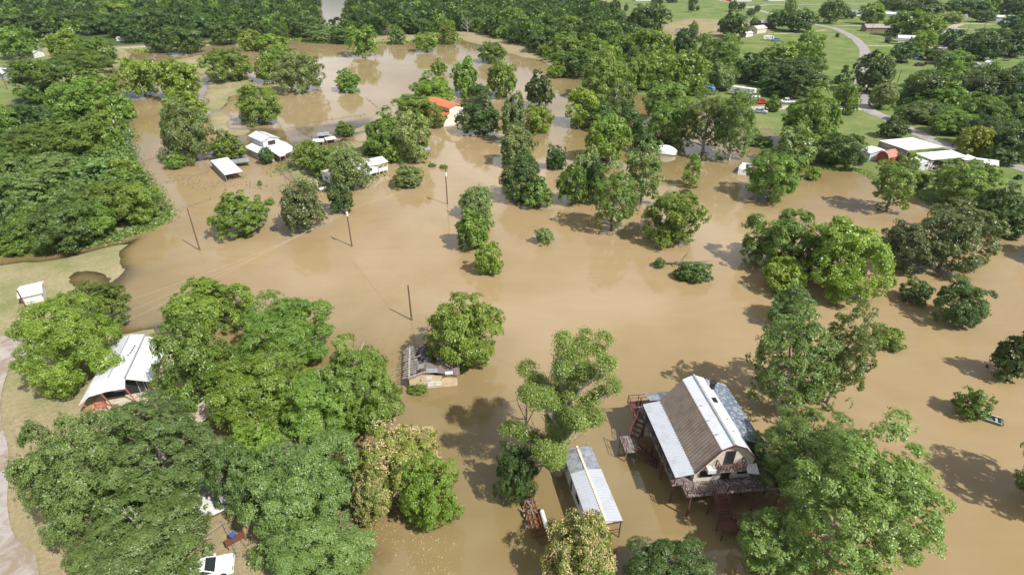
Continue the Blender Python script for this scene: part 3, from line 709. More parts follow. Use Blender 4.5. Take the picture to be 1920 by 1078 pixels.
WOODED = '''
90 150 112 76 mass|at the top of the left woods by the channel
180 162 96 60 mass|on the channel side of the left woods
150 195 100 80 broad|inside the left woods below the two tall crowns
50 225 78 54 deep|shaded, in the middle of the left woods
229 199 38 48 bush|beside the leaning pole of the left channel
120 85 80 58 broad|upper left, behind the left woods
175 100 72 50 mass|in the upper left, beside the travel trailer
150 118 100 40 broad|upper left, lower row
28 82 66 56 broad|at the left edge above the white roofs
47 132 60 42 olive|shaded, beside the left edge roofs
200 228 60 70 broad|at the pole of the left channel
60 270 132 62 broad|in the left woods above the grassy gap
150 262 110 68 mass|in the left woods over the grassy gap
205 262 50 60 mass|by the channel fence corner
110 318 120 66 vine|centre of the left thicket, near the gap
50 362 112 78 vine|large, pale, at the left of the thicket
185 325 80 60 vine|upper right of the left thicket
232 325 66 56 broad|by the channel side of the thicket
262 378 84 76 mass|at the right tip of the left thicket
205 382 104 84 broad|near the right tip of the left thicket
120 425 116 90 oak|at the grassy front of the left thicket
60 425 90 86 broad|front left of the left thicket
12 410 64 86 vine|lit, at the left edge of the thicket
28 455 60 42 bush|low at the left edge, beside the lawn
160 372 90 66 blue|in the heart of the left thicket
170 415 90 70 broad|front centre of the left thicket
20 320 70 60 vine|at the left edge above the thicket
15 230 60 60 broad|at the left edge of the left woods
110 240 80 50 broad|in the left woods behind the grassy gap
1740 172 72 58 oak|at the near end of the right thicket
1722 212 86 48 gray|hanging over the road bend from the right thicket
1790 148 70 58 mass|in the right thicket, upper row left
1845 165 80 62 oak|in the right thicket, upper row middle
1895 165 62 64 deep|in the right thicket, upper row right
1780 185 78 56 broad|in the right thicket, second row left
1790 232 104 56 broad|along the road in the right thicket, middle
1840 215 90 66 mass|in the right thicket, second row middle
1895 215 74 70 oak|in the right thicket, second row right
1760 218 80 44 blue|along the road in the right thicket, left
1855 252 96 62 deep|behind the yellow-green tree, left
1900 268 70 74 deep|at the right edge by the road
1880 296 70 40 deep|behind the yellow-green tree, low
'''
FAR_TREES = '''
1060 88 60 46 broad
1080 118 80 50 deep
1035 72 50 36 pecan
1110 90 56 44 broad
985 56 54 40 broad
1010 82 48 34 deep
1140 62 50 40 broad
1105 60 44 36 deep
1160 90 46 40 broad
1180 60 36 30 bush
1045 130 40 30 pecan
1070 50 46 36 pecan
1150 40 44 36 oak
960 36 50 40 broad
1190 110 36 40 broad
700 48 46 32 deep
765 46 50 34 oak
790 52 40 26 deep
870 36 36 30 gray
905 28 44 30 broad
940 52 36 26 deep
660 40 46 34 deep
640 68 40 26 deep
560 50 50 40 oak
520 60 46 36 deep
470 50 52 36 oak
420 62 56 40 oak
385 50 56 40 deep
330 46 56 36 deep
280 40 60 40 oak
230 50 56 40 deep
180 45 56 40 deep
210 25 56 40 broad
130 40 60 36 deep
70 50 60 40 oak
20 45 60 40 deep
250 65 44 30 deep
1740 14 80 40 oak
1695 12 60 34 oak
1810 14 80 36 oak
1860 12 60 36 broad
1905 16 50 40 deep
1845 32 44 26 oak
1905 42 50 34 deep
1665 6 40 24 oak
1780 34 50 26 broad
1915 60 40 30 oak
1390 14 14 14 oak
1375 11 18 22 oak
1297 16 13 16 oak
1302 51 17 19 pecan
1408 25 16 14 oak
1415 43 18 18 oak
1420 18 12 12 oak
1440 46 16 16 oak
1308 17 8 9 bush
1174 15 9 14 oak
1130 20 30 30 oak
1152 12 26 26 oak
1598 30 14 12 bush
1665 76 12 12 bush
1570 68 8 8 bush
1300 4 22 12 oak
1232 4 26 12 oak
1260 2 22 10 oak
'''
KIND['broadb'] = (('bush',), 'pecan', 'bright green leafy bush'); KIND['pecanf'] = (('lobed',), 'pecan', 'dense bright green tree')
KIND['big'] = (('full','lobed'), 'vine', 'pale green spreading tree'); KIND['cottonr'] = (('full',), 'cotton', 'soft green broad tree'); KIND['masss'] = (('multi',), 'pecan', 'pale green domed tree')
KIND['gtall2'] = (('full',), 'blue', 'tall bluish green tree'); KIND['bushb'] = (('bush',), 'pecan', 'yellowish green bush'); KIND['mimx'] = (('bush',), 'gray', 'low rounded mimosa')
for block in (TREES, WOODED):
    for ln in block.strip().splitlines():
        a, where = ln.split('|'); cx, cy, w, h, kd = a.split(); tree(float(cx), float(cy), float(w), float(h), kd, where)
for ln in FAR_TREES.strip().splitlines():
    cx, cy, w, h, kd = ln.split(); cx = float(cx); cy = float(cy)
    reg = ('in the woods past the far water' if cx < 950 else 'in the wooded bank right of the far water' if cx < 1200 and cy > 30 else 'along the upper right edge' if cx > 1600 else 'dotted over the far upper field')
    if kd == 'bush' : kd = 'dbush'
    tree(cx, cy, float(w), float(h), kd, reg, group=KIND[kd][2] + 's ' + reg)
# trees whose shade reaches into the picture from just beyond its right edge
for cx, cy, w, h in ((2010, 880, 150, 190), (2010, 455, 110, 90)): tree(cx, cy, w, h, 'oak', 'just beyond the right edge of the view', 'trees beyond the right edge')

# far woods: nobody could count them; one mass of small trees
def forest(name, n, region, seed, leaf, avoid=None, rmin=3.4, rmax=6.0):
    rng = np.random.default_rng(seed); x0, x1, y0, y1 = region[:4]; C=[];NN=[];S=[];T=[]
    base = [crown_data(s_, 't', q, n=480) for q, s_ in enumerate(('lobed','multi','bush','fine'))]
    k = 0; tries = 0
    while k < n and tries < n*6:
        tries += 1
        y = y0+(y1-y0)*rng.random()**1.25; x = rng.uniform(x0, x1)*(y if len(region) == 4 else 1)
        if avoid(x, y): continue
        R = rng.uniform(rmin, rmax); H2 = rng.uniform(0.65, 1.15)*R; c_, n_, s_, t_, _, _ = base[rng.integers(4)]
        keep = rng.random(len(c_)) < (1.0 if y < 520 else 0.6)
        a = rng.uniform(0, 6.283); ca, sa = math.cos(a), math.sin(a); c_ = c_[keep]
        C.append(np.stack([(c_[:,0]*ca-c_[:,1]*sa)*R+x, (c_[:,0]*sa+c_[:,1]*ca)*R+y, c_[:,2]*H2+0.3], 1)); NN.append(n_[keep]); S.append(s_[keep]*R*0.62*(1 if y < 520 else 1.3)); v = rng.uniform(-.25,.45); T.append(np.clip(t_[keep]*0.8+v,0,1)); k += 1
    me = leaf_mesh(name, np.concatenate(C), np.concatenate(NN), np.concatenate(S), np.concatenate(T), rng); me.materials.append(LEAF[leaf])
    o = bpy.data.objects.new(name, me); COL.objects.link(o); return o
river = np.array(G([(586,66),(600,44),(604,20),(606,-12),(656,-12),(648,20),(642,44),(632,66)]))
bank = G([(-1500,92),(200,66),(330,72),(420,70),(540,66),(610,72),(700,70),(860,62),(905,66),(960,84),(1012,96),(1060,112),(1110,125),(1165,118),(1172,60),(1122,30),(1112,6),(1105,-40)])+[(200,FAR),(-3000,FAR)]
def av(x, y):
    P = np.array([[x, y]]); return sdist(P, bank)[0] < 0 or sdist(P, river)[0] > -4
f = forest('distant_woods', 2300, (-0.95, 0.40, 330.0, 900.0), 3, 'dark', av); tag(f, 'dense dark green woods filling the land beyond the flooded fields', 'woods', kind='stuff')
f = forest('distant_woods', 1100, (-0.95, 0.40, 270.0, 760.0), 9, 'broad', av, 3, 5); tag(f, 'lighter mid green trees mixed through the woods beyond the flood', 'woods', kind='stuff')
def av2(x, y): 
    P = np.array([[x, y]]); return sdist(P, np.array(far_belt))[0] < 0
far_belt = G([(1120,-12),(1300,-6),(1460,-3),(1640,-2),(1680,4),(1900,6),(2100,6),(2300,-60),(1000,-60)])
f = forest('distant_woods', 420, (0.1, 0.95, 640.0, 1150.0), 12, 'oak', av2, 4, 6.5); tag(f, 'belt of dark trees along the upper right horizon side', 'woods', kind='stuff')
# undergrowth that closes the left and right thickets
def av3(x, y):
    P = np.array([[x, y]]); return sdist(P, und)[0] < 0.5
und = np.array(G([(-60,150),(120,120),(205,140),(226,235),(240,300),(283,372),(292,396),(200,438),(110,452),(-60,468)]))
gap_ = None
f = forest('undergrowth', 520, (-150.0, -45.0, 85.0, 250.0, 0), 21, 'vine', av3, 1.2, 2.6); tag(f, 'leafy undergrowth between the trees of the left thicket', 'undergrowth', kind='stuff')
und = np.array(G([(1680,205),(1740,232),(1800,262),(1870,292),(1960,320),(1980,130),(1800,130),(1700,160)]))
f = forest('undergrowth', 420, (85.0, 260.0, 140.0, 270.0, 0), 22, 'dark', av3, 1.5, 3.0); tag(f, 'dark undergrowth along the road in the right thicket', 'undergrowth', kind='stuff')
und = np.array(G([(1015,112),(1062,128),(1105,145),(1200,172),(1325,186),(1325,120),(1200,70),(1100,60),(1000,80)]))
f = forest('undergrowth', 520, (5.0, 130.0, 190.0, 420.0, 0), 23, 'broad', av3, 1.6, 3.4); tag(f, 'green scrub filling the wooded bank right of the far water', 'undergrowth', kind='stuff')

# grassy verge and drowned tufts along the shores
def tufts(name, label, line, n, seed, leaf, w=1.2, s=0.5, hh=0.5, cat='grass', zbase=0.0):
    rng = np.random.default_rng(seed); L = smooth_line([at(x, y, 0) for x, y in line], 0.8); A_ = np.array([[p.x, p.y] for p in L])
    k = rng.integers(0, len(A_), n); c_ = A_[k]+rng.normal(size=(n,2))*w*0.5; z = rng.random(n)**2*hh+zbase
    me = leaf_mesh(name, np.column_stack([c_, z]), rng.normal(size=(n,3))*0.7+np.array([0,0,.6]), rng.uniform(.4,1.2,n)*s, rng.random(n), rng); me.materials.append(LEAF[leaf] if leaf in LEAF else MATS[leaf])
    o = bpy.data.objects.new(name, me); COL.objects.link(o); tag(o, label, cat, kind='stuff')
tufts('shore_grass', 'pale matted grass along the foot of the left thicket', [(-40,482),(20,470),(110,466),(200,450),(260,430),(300,414),(306,398)], 9000, 1, 'vine', 2.2, .34, .5)
tufts('shore_grass', 'grass and weeds between the left thicket and the channel', [(306,398),(284,360),(262,330),(243,300),(234,240),(224,205)], 5000, 2, 'vine', 2.2, .4, .7)
tufts('shore_grass', 'rank grass at the far bank waterline', [(245,97),(330,90),(420,80),(540,75),(600,80),(700,82),(860,76)], 3500, 3, 'broad', 4, .8, .9)
tufts('shore_grass', 'weeds along the farm shoreline at the right', [(1405,232),(1470,300),(1560,318),(1610,320),(1660,345),(1712,362),(1752,388)], 3000, 4, 'broad', 1.6, .3, .4)
tufts('drowned_weeds', 'weeds around the mobile home mound', [(528,322),(560,300),(600,285),(640,275),(600,330),(560,350),(640,350),(700,330)], 5000, 6, 'vine', 4.5, .3, .5)
tufts('floating_petals', 'pale petals and flecks floating around the mimosas', [(690,960),(740,990),(790,1030),(830,1078)], 700, 7, 'blossom', 2.6, .07, .01, 'petals', .03)
tufts('floating_debris', 'bits of bark and leaves drifting behind the burnt-roof cottage', [(640,640),(700,655),(740,700),(800,735)], 420, 8, 'bark', 2.0, .12, .01, 'debris', .03)
tufts('floating_debris', 'flecks of drift between the left thicket and the shelters', [(330,330),(380,350),(430,345),(500,350)], 500, 9, 'bark', 3.0, .16, .01, 'debris', .03)
# ================================================================ buildings
def wall_box(mb, x0, x1, y0, y1, z0, z1): return mb.box(x0, x1, y0, y1, z0, z1)
def opening(name, parent, x0, x1, y, z0, z1, face='y', m=GLASS, fm=None, d=0.05):
    """a window or door set proud of a wall: frame with a pane sub-part; face y = wall at constant y looking to -y, x = constant x"""
    f = MB(); t = 0.09
    def bx(mb, a0, a1, c0, c1, e0, e1):
        if face == 'y': mb.box(a0, a1, y+e0, y+e1, c0, c1)
        else: mb.box(y+e0, y+e1, a0, a1, c0, c1)
    bx(f, x0, x1, z0, z0+t, -d, d); bx(f, x0, x1, z1-t, z1, -d, d); bx(f, x0, x0+t, z0+t, z1-t, -d, d); bx(f, x1-t, x1, z0+t, z1-t, -d, d)
    fo = f.build(name, fm or WHITE_PAINT, parent)
    p = MB(); bx(p, x0+t, x1-t, z0+t, z1-t, -d*0.5, d*0.5)
    if name == 'window': bx(f, (x0+x1)/2-.02, (x0+x1)/2+.02, z0+t, z1-t, -d*.8, d*.8)
    p.build('pane' if name == 'window' else 'panel', m, fo); return fo
def rail(mb, a, b, h=0.95, n=None, t=0.06, pick=True):
    a = Vector(a); b = Vector(b); up = Vector((0,0,h)); n = n or max(2, int((b-a).length/0.9))
    mb.beam(a+up, b+up, t); mb.beam(a+up*0.5, b+up*0.5, t*0.7)
    for i in range(n+1): p = a.lerp(b, i/n); mb.beam(p, p+up, t)
def stairs(mb, a, b, w, n):
    """flight from a (top) to b (bottom) with stringers and treads"""
    a = Vector(a); b = Vector(b); d = b-a; s = Vector((-d.y, d.x, 0)).normalized()*w/2
    mb.beam(a+s, b+s, 0.06, 0.25); mb.beam(a-s, b-s, 0.06, 0.25)
    for i in range(n):
        p = a+d*((i+0.5)/n); q = Vector((d.x, d.y, 0)).normalized()*0.13; mb.slab([p-s-q, p+s-q, p+s+q, p-s+q], 0.05)
    rail(mb, a+s, b+s, 0.9); rail(mb, a-s, b-s, 0.9)

# --- gambrel house on stilts (foreground right)
O = thing('stilt_house', 'gambrel roofed cream house on stilts with tan and white roof and dark decks', 'house', (21.7, 39.9, 0), R_(6.3))
mb = MB(); mb.prof([(-3.3,3.2),(2.7,3.2),(2.7,5.85),(1.2,7.72),(0,8.25),(-1.2,7.72),(-3.3,4.95)], 0.0, 10.0); mb.build('wall', CREAM, O)
mb = MB(); mb.slab([(-3.45,-.35,4.86),(-1.2,-.35,7.83),(-1.2,10.3,7.83),(-3.45,10.3,4.86)], .07)
for i in range(28): y = -.2+i*.38; mb.beam((-3.43,y,4.91),(-1.22,y,7.86), .05,.03)
mb.build('roof', TAN_METAL, O)
mb = MB(); mb.slab([(-1.25,-.35,7.80),(0,-.35,8.36),(0,10.3,8.36),(-1.25,10.3,7.80)], .07); mb.slab([(0,-.35,8.36),(1.25,-.35,7.80),(1.25,10.3,7.80),(0,10.3,8.36)], .07)
mb.slab([(1.25,-.35,7.80),(2.85,-.35,5.80),(2.85,10.3,5.80),(1.25,10.3,7.80)], .07)
for y in (1.6,3.6,5.7,7.9): mb.beam((-1.24,y,7.84),(0,y,8.40),.08,.02); mb.beam((0,y,8.40),(1.24,y,7.84),.08,.02)
rw = mb.build('roof', WHITE_METAL, O); rw['label'] = 'worn white metal roof slopes'
mb = MB(); mb.beam((0,-.36,8.42),(0,10.31,8.42),.22,.06); mb.build('ridge_cap', GREY_WALL, rw)
mb = MB()
for y, x in ((1.55,-.7),(1.75,.6),(3.55,-.8),(5.7,-.6),(3.5,.7)): mb.beam((x-.45,y,8.2-abs(x)*.35+.03),(x+.4,y+.05,8.2-abs(x)*.35+.06),.10,.02)
mb.build('rust_patches', RUST_TRIM, rw)
mb = MB(); mb.box(.55,1.05,6.0,6.7,7.95,8.12); mb.build('skylight', GLASS, rw)
mb = MB(); mb.cyl((1.9,9.2,7.6),.3,.8); mb.cyl((1.9,9.2,8.05),.42,.1); mb.build('vent', RUBBER, rw)
fr = MB()
for s in (-1,1):
    fr.beam((-3.48,-.40,4.84) if s < 0 else (2.88,-.40,5.76),(s*1.25,-.40,7.80),.06,.16); fr.beam((s*1.25,-.40,7.80),(0,-.40,8.36),.06,.16)
fr.build('fascia', RED_WOOD, O)
a = [(-5.45,-.35,4.45),(-3.42,-.35,4.80),(-3.42,10.2,4.80),(-5.45,10.2,4.45)]
mb = MB(); mb.slab(a, .06); mb.ribs(a[0],a[3],a[2],a[1], 30, .10,.08); pr = mb.build('porch_roof', RIB_METAL, O); pr['label'] = 'long ribbed white porch roof'
a = [(-4.7,10.3,5.0),(-1.2,10.3,5.0),(-1.2,12.1,4.5),(-4.7,12.1,4.5)]
mb = MB(); mb.slab(a,.06); mb.ribs(a[0],a[1],a[2],a[3],12,.06,.04); mb.build('porch_roof', GALV, O)
a = [(2.72,2.7,5.72),(5.5,2.7,4.55),(5.5,12.4,4.55),(2.72,12.4,5.72)]
mb = MB(); mb.slab(a,.06); mb.ribs(a[0],a[3],a[2],a[1], 30, .06,.04); pr = mb.build('porch_roof', BLUE_METAL, O); pr['label'] = 'flaking blue gray porch roof'
mb = MB()
for s, xo, y0 in ((-1,-5.3,-.1),(1,5.4,3.2)):
    for y in np.arange(y0, 12, 2.3): mb.beam((xo,y,3.2),(xo,y,4.40),.11)
mb.beam((-5.3,-.2,4.36),(-5.3,10.1,4.36),.1,.18); mb.split('porch_post', RED_WOOD, O)
mb = MB(); mb.slab([(-5.5,-.2,3.2),(5.5,-.2,3.2),(5.5,12.3,3.2),(-5.5,12.3,3.2)],.22); 
mb.slab([(-4.6,-1.7,3.22),(5.6,-1.7,3.22),(5.6,-.22,3.22),(-4.6,-.22,3.22)],.2); dk = mb.build('deck', DECK, O)
mb = MB()
for x in (-5.2,-2.6,0,2.6,5.2):
    for y in (.2,3.3,6.4,9.6,12): mb.beam((x,y,-1),(x,y,2.98),.2)
for x in (-4.1,-1.9,.4,2.8,5.3): mb.beam((x,-1.65,-1),(x,-1.65,3.0),.14)
mb.beam((-4.1,-1.65,.3),(-1.9,-1.65,2.8),.06); mb.beam((.4,-1.65,.3),(2.8,-1.65,2.8),.06); mb.beam((2.8,-1.65,.3),(5.3,-1.65,2.8),.06)
mb.split('stilt', RED_WOOD, O)
mb = MB(); rail(mb,(-4.55,-1.66,3.22),(-1.9,-1.66,3.22),.8); rail(mb,(-.3,-1.66,3.22),(5.5,-1.66,3.22),.8); rail(mb,(-4.55,-1.66,3.22),(-4.55,-.5,3.22),.8); rail(mb,(5.5,-1.66,3.22),(5.5,2.6,3.22),.8)
mb.build('railing', RED_WOOD, dk)
mb = MB(); stairs(mb,(-1.1,-1.7,3.22),(-1.1,-3.5,1.5),1.3,8); mb.slab([(-1.8,-4.7,1.5),(-.3,-4.7,1.5),(-.3,-3.5,1.5),(-1.8,-3.5,1.5)],.1)
stairs(mb,(-.3,-4.1,1.5),(1.7,-4.5,-.1),1.1,6)
for x in (-1.75,-.35):
    for y in (-4.65,-3.55): mb.beam((x,y,-.9),(x,y,1.5),.1)
mb.build('front_stairs', RED_WOOD, O)
# side landing and stairs on the left
mb = MB(); mb.slab([(-8.4,6.0,1.5),(-6.9,6.0,1.5),(-6.9,8.5,1.5),(-8.4,8.5,1.5)],.1)
for x in (-8.3,-7.0):
    for y in (6.1,8.4): mb.beam((x,y,-.9),(x,y,1.5),.1)
ld = mb.build('side_landing', DECK, O)
mb = MB(); rail(mb,(-8.38,6.0,1.5),(-8.38,8.5,1.5)); mb.build('railing', RED_WOOD, ld)
mb = MB(); stairs(mb,(-5.4,9.6,3.2),(-6.9,8.0,1.5),1.2,5); stairs(mb,(-6.9,6.5,1.5),(-4.7,5.2,-.1),1.1,7); mb.build('side_stairs', RED_WOOD, O)
mb = MB(); mb.slab([(-6.6,9.4,3.2),(-5.5,9.4,3.2),(-5.5,12.3,3.2),(-6.6,12.3,3.2)],.12); rail(mb,(-6.55,10.3,3.22),(-6.55,12.25,3.22)); rail(mb,(-6.55,12.25,3.22),(-4.0,12.25,3.22)); mb.build('back_landing', RED_WOOD, O)
# front gable: balcony, doors, windows
mb = MB(); mb.slab([(-1.3,-.9,5.3),(1.5,-.9,5.3),(1.5,-.03,5.3),(-1.3,-.03,5.3)],.12); bal = mb.build('balcony', DECK, O)
mb = MB(); rail(mb,(-1.25,-.87,5.3),(1.45,-.87,5.3),.85,8); rail(mb,(-1.25,-.87,5.3),(-1.25,-.05,5.3),.85,2); rail(mb,(1.45,-.87,5.3),(1.45,-.05,5.3),.85,2); mb.build('railing', RED_WOOD, bal)
opening('door', O, -.5,.5,-.03,5.35,7.25,'y',GLASS,RED_WOOD); opening('door', O, -.45,.5,-.03,3.25,4.9,'y',GLASS,RED_WOOD)
opening('window', O, -2.75,-1.45,-.03,3.8,4.7,'y',GLASS,RED_WOOD); opening('window', O, 1.25,2.4,-.03,3.8,4.7,'y',GLASS,RED_WOOD)
mb = MB(); mb.box(-2.3,-1.4,-.7,-.06,4.95,5.4); mb.build('air_conditioner', WHITE_PAINT, O)
mb = MB(); mb.slab([(1.7,-1.0,5.0),(2.9,-1.1,4.8),(3.0,-.1,5.2),(1.75,-.04,5.3)],.08); mb.build('awning', WHITE_PAINT, O)
for y in (1.6, 4.2, 7.0): opening('window', O, y, y+1.1, -3.33, 3.7, 4.5, 'x', GLASS, RED_WOOD)
mb = MB(); rr = random.Random(3)
for _ in range(16): x = rr.uniform(1.2,5); y = rr.uniform(-2.4,-.5); mb.beam((x,y*.7,3.28),(x+rr.uniform(-.9,.9),y*.7+rr.uniform(-.3,.3),3.34+rr.random()*.25),.12,.05)
for d_ in mb.split('plank', DEADWOOD, None): d_.location = (21.7,39.9,0); d_.rotation_euler = (0,0,R_(6.3)); tag(d_, 'loose pale plank lying on the front deck of the gambrel house', 'plank', 'planks on the gambrel house deck')
mb = MB(); mb.add([(0,0,0)],[]); mb.tube([(-.5,0,.1),(-.35,0,.32),(.35,0,.32),(.5,0,.1)],[.15,.3,.3,.15],10); o = mb.build('float_barrel', WHITE_PAINT, None, True); o.location = at(1177,826,0)-Vector((0,0,.1)); o.rotation_euler = (0,0,-1.1); tag(o, 'small white barrel floating beside the gambrel house side stairs', 'barrel')

# --- long house trailer
O = thing('house_trailer', 'long narrow white trailer home with ribbed metal roof in the flood', 'trailer home', (8.05, 39.9, 0), R_(11.3))
mb = MB(); mb.prof([(-1.5,-.4),(1.5,-.4),(1.5,2.42),(0,2.72),(-1.5,2.42)], -3.2, 4.6); mb.build('wall', WHITE_PAINT, O)
mb = MB()
for s in (-1,1):
    a = [(0,-4.9,2.92),(s*1.68,-4.9,2.58),(s*1.68,1.4,2.58),(0,1.4,2.92)]; mb.slab(a,.05); mb.ribs(a[0],a[3],a[2],a[1],19,.12,.08)
rf = mb.build('roof', RIB_METAL, O); rf['label'] = 'white ribbed roof over the near two thirds'
mb = MB()
for s in (-1,1): mb.slab([(0,1.4,2.90),(s*1.66,1.4,2.56),(s*1.66,4.75,2.56),(0,4.75,2.90)],.05)
for y in (2.5,3.6): mb.beam((-1.66,y,2.59),(0,y,2.93),.06,.02); mb.beam((0,y,2.93),(1.66,y,2.59),.06,.02)
mb.build('roof', GALV, O)['label'] = 'plain gray roof sheets at the far end'
mb = MB(); mb.beam((0,-4.92,2.97),(0,4.77,2.97),.24,.05); mb.build('ridge_cap', mat('cream_ridge',(0.66,0.58,0.44),0.6), O)
mb = MB(); mb.beam((-1.68,-4.95,2.5),(1.68,-4.95,2.5),.07,.12)
for x in (-1.55,1.55): mb.beam((x,-4.85,-.6),(x,-4.85,2.5),.09)
rail(mb,(-1.5,-4.85,.5),(1.5,-4.85,.5),.8); mb.build('porch_frame', RED_WOOD, O)
for y0,y1,z0,z1 in ((2.9,4.0,1.1,2.0),(-1.6,-.1,1.0,2.1),(.9,1.7,.1,2.0)): opening('window' if z0 > .5 else 'door', O, y0,y1,-1.53,z0,z1,'x',GLASS,WHITE_PAINT)
opening('window', O, -1.0, 0, 1.53, 1.1, 2.0, 'x', GLASS, WHITE_PAINT)
mb = MB(); rr = random.Random(8)
for _ in range(26): x = rr.uniform(-1.3,1.3); y = rr.uniform(1,4.6); mb.beam((x,y,2.95),(x+rr.uniform(-.5,.5),y+rr.uniform(-.5,.5),2.98),.03,.02)
o = mb.build('fallen_twigs', WOOD); o.location = (8.05,39.9,0); o.rotation_euler = (0,0,R_(11.3)); tag(o, 'dead twigs fallen across the gray end of the long trailer roof', 'twigs')

# --- red flatbed with scrap
O = thing('flatbed_trailer', 'rusty red steel flatbed trailer half under brown water', 'trailer', (2.25, 37.6, 0), R_(12))
mb = MB()
for x in (-.75,-.35,.1,.45): mb.beam((x,-2.4,.42),(x*.9,2.4,.42),.1,.14)
for y in np.arange(-2.3,2.5,.66): mb.beam((-.8,y,.34),(.6,y,.34),.08,.08)
mb.beam((-.5,-2.4,.4),(0,-3.3,.35),.1); mb.beam((.4,-2.4,.4),(0,-3.3,.35),.1); mb.build('frame', RED_STEEL, O)
for y in (-.4,.5):
    for x in (-.95,.75): w = MB(); w.cyl((x,y,.12),.33,.2,'x'); w.build('wheel', RUBBER, O)
mb = MB(); rr = random.Random(5)
for _ in range(30): x = rr.uniform(-.7,.5); y = rr.uniform(.3,2.4); mb.beam((x,y,.55+rr.random()*.25),(x+rr.uniform(-.4,.4),y+rr.uniform(-.8,.8),.6+rr.random()*.3),.09,.06)
for _ in range(10): x = rr.uniform(-1.1,-.6); y = rr.uniform(-1.6,1); mb.beam((x,y,.3),(x+rr.uniform(-.2,.2),y+rr.uniform(.2,.7),.4),.12,.08)
o = mb.build('scrap_pile', WOOD); o.location = (2.25,37.6,0); o.rotation_euler = (0,0,R_(12)); tag(o, 'broken boards and scrap heaped on the red flatbed trailer', 'scrap')
mb = MB(); mb.tube([(.85,-1.8,.5),(.85,-1.65,.52),(.85,.25,.52),(.85,.4,.5)],[.15,.24,.24,.15],10); o = mb.build('tank', WHITE_PAINT); o.location = (2.25,37.6,0.05); o.rotation_euler = (0,0,R_(12)); tag(o, 'white tank lying along the red flatbed trailer', 'tank')

# --- burnt-roof cottage
O = thing('ruined_cottage', 'faded yellow cottage with burnt collapsed black roof standing in water', 'cottage', (-10.3, 57.6, 0), R_(8))
mb = MB()
for bx_ in ((-3.1,-2.95,0,6.6,-1,2.0),(2.95,3.1,0,6.6,-1,1.85),(-2.95,2.95,0,.14,-1,1.95),(-2.95,2.95,6.46,6.6,-1,2.0),(-.1,.0,.14,6.46,-1,1.9)): mb.box(*bx_)
mb.add([(-3.1,.0,2.0),(0.2,.0,2.0),(-1.2,.0,2.75),(-3.1,.13,2.0),(.2,.13,2.0),(-1.2,.13,2.75)],[(0,1,2),(5,4,3),(0,3,4,1),(1,4,5,2),(2,5,3,0)]); mb.build('wall', YELLOW_WALL, O)
opening('window', O, -.8,.1,-.03,.35,.95,'y',WHITE_PAINT,WHITE_PAINT); opening('window', O, .2,.95,-.03,.35,.95,'y',WHITE_PAINT,WHITE_PAINT)
mb = MB(); mb.box(-.9,-.1,-.06,-.01,1.35,1.9); mb.box(1.6,2.6,-.5,0,2.35,2.5); mb.build('hanging_panel', WHITE_PAINT, O)
mb = MB(); rr = random.Random(11)
nx_, ny_ = 9, 10; gr = [[(-2.75+i*.42, .1+j*.66, 2.05+ (.75 if i < 4 else .75-(i-4)*.12)*min(1,i/3.2) + rr.uniform(-.16,.16) - (.45 if (i-3)**2+(j-4)**2 < 6 else 0)) for j in range(ny_)] for i in range(nx_)]
vs = [p for r_2 in gr for p in r_2]; fs = []
for i in range(nx_-1):
    for j in range(ny_-1):
        if rr.random() < .80: a_ = i*ny_+j; fs.append((a_, a_+ny_, a_+ny_+1, a_+1))
mb.add(vs, fs); mb.build('burnt_roof', CHAR, O)
mb = MB(); a = [(.6,-.3,2.7),(3.5,-.35,1.95),(3.5,4.8,2.0),(.6,4.8,2.75)]; mb.slab(a,.1); mb.slab([(.6,-.3,2.7),(-.9,-.32,2.85),(-.9,1.6,2.9),(.6,1.6,2.75)],.08); mb.build('roof', SHINGLE, O)
mb = MB(); mb.slab([(-.9,-.34,2.92),(.6,-.34,2.78),(.75,.35,2.82),(-.75,.45,2.96)],.05); mb.build('roof_sheet', GALV, O)
mb = MB()
for j in range(15):
    y = .1+j*.45; L_ = rr.uniform(.2,1.5); mb.beam((-3.6-rr.random()*.35,y,1.93),(-3.0+L_,y+rr.uniform(-.1,.1),2.15+L_*.3),.07,.12)
for j in range(7): y = .9+j*.16; mb.beam((-1.9,y*1.0,2.5),(-.5,y,2.75),.05,.08)
mb.beam((-3.05,0,2.1),(-3.05,6.7,2.12),.22,.1); mb.beam((-3.2,-.2,2.05),(-1.2,-.22,2.85),.06,.2); mb.beam((-1.2,-.22,2.85),(.7,-.24,2.72),.06,.2); mb.build('rafters', DEADWOOD, O)
mb = MB()
for _ in range(60): x = rr.uniform(-2.9,2.6); y = rr.uniform(.3,6.2); mb.beam((x,y,1.3+rr.random()*.9),(x+rr.uniform(-1,1),y+rr.uniform(-1,1),1.3+rr.random()*.8),.08,.05)
mb.build('collapsed_timbers', CHAR, O)

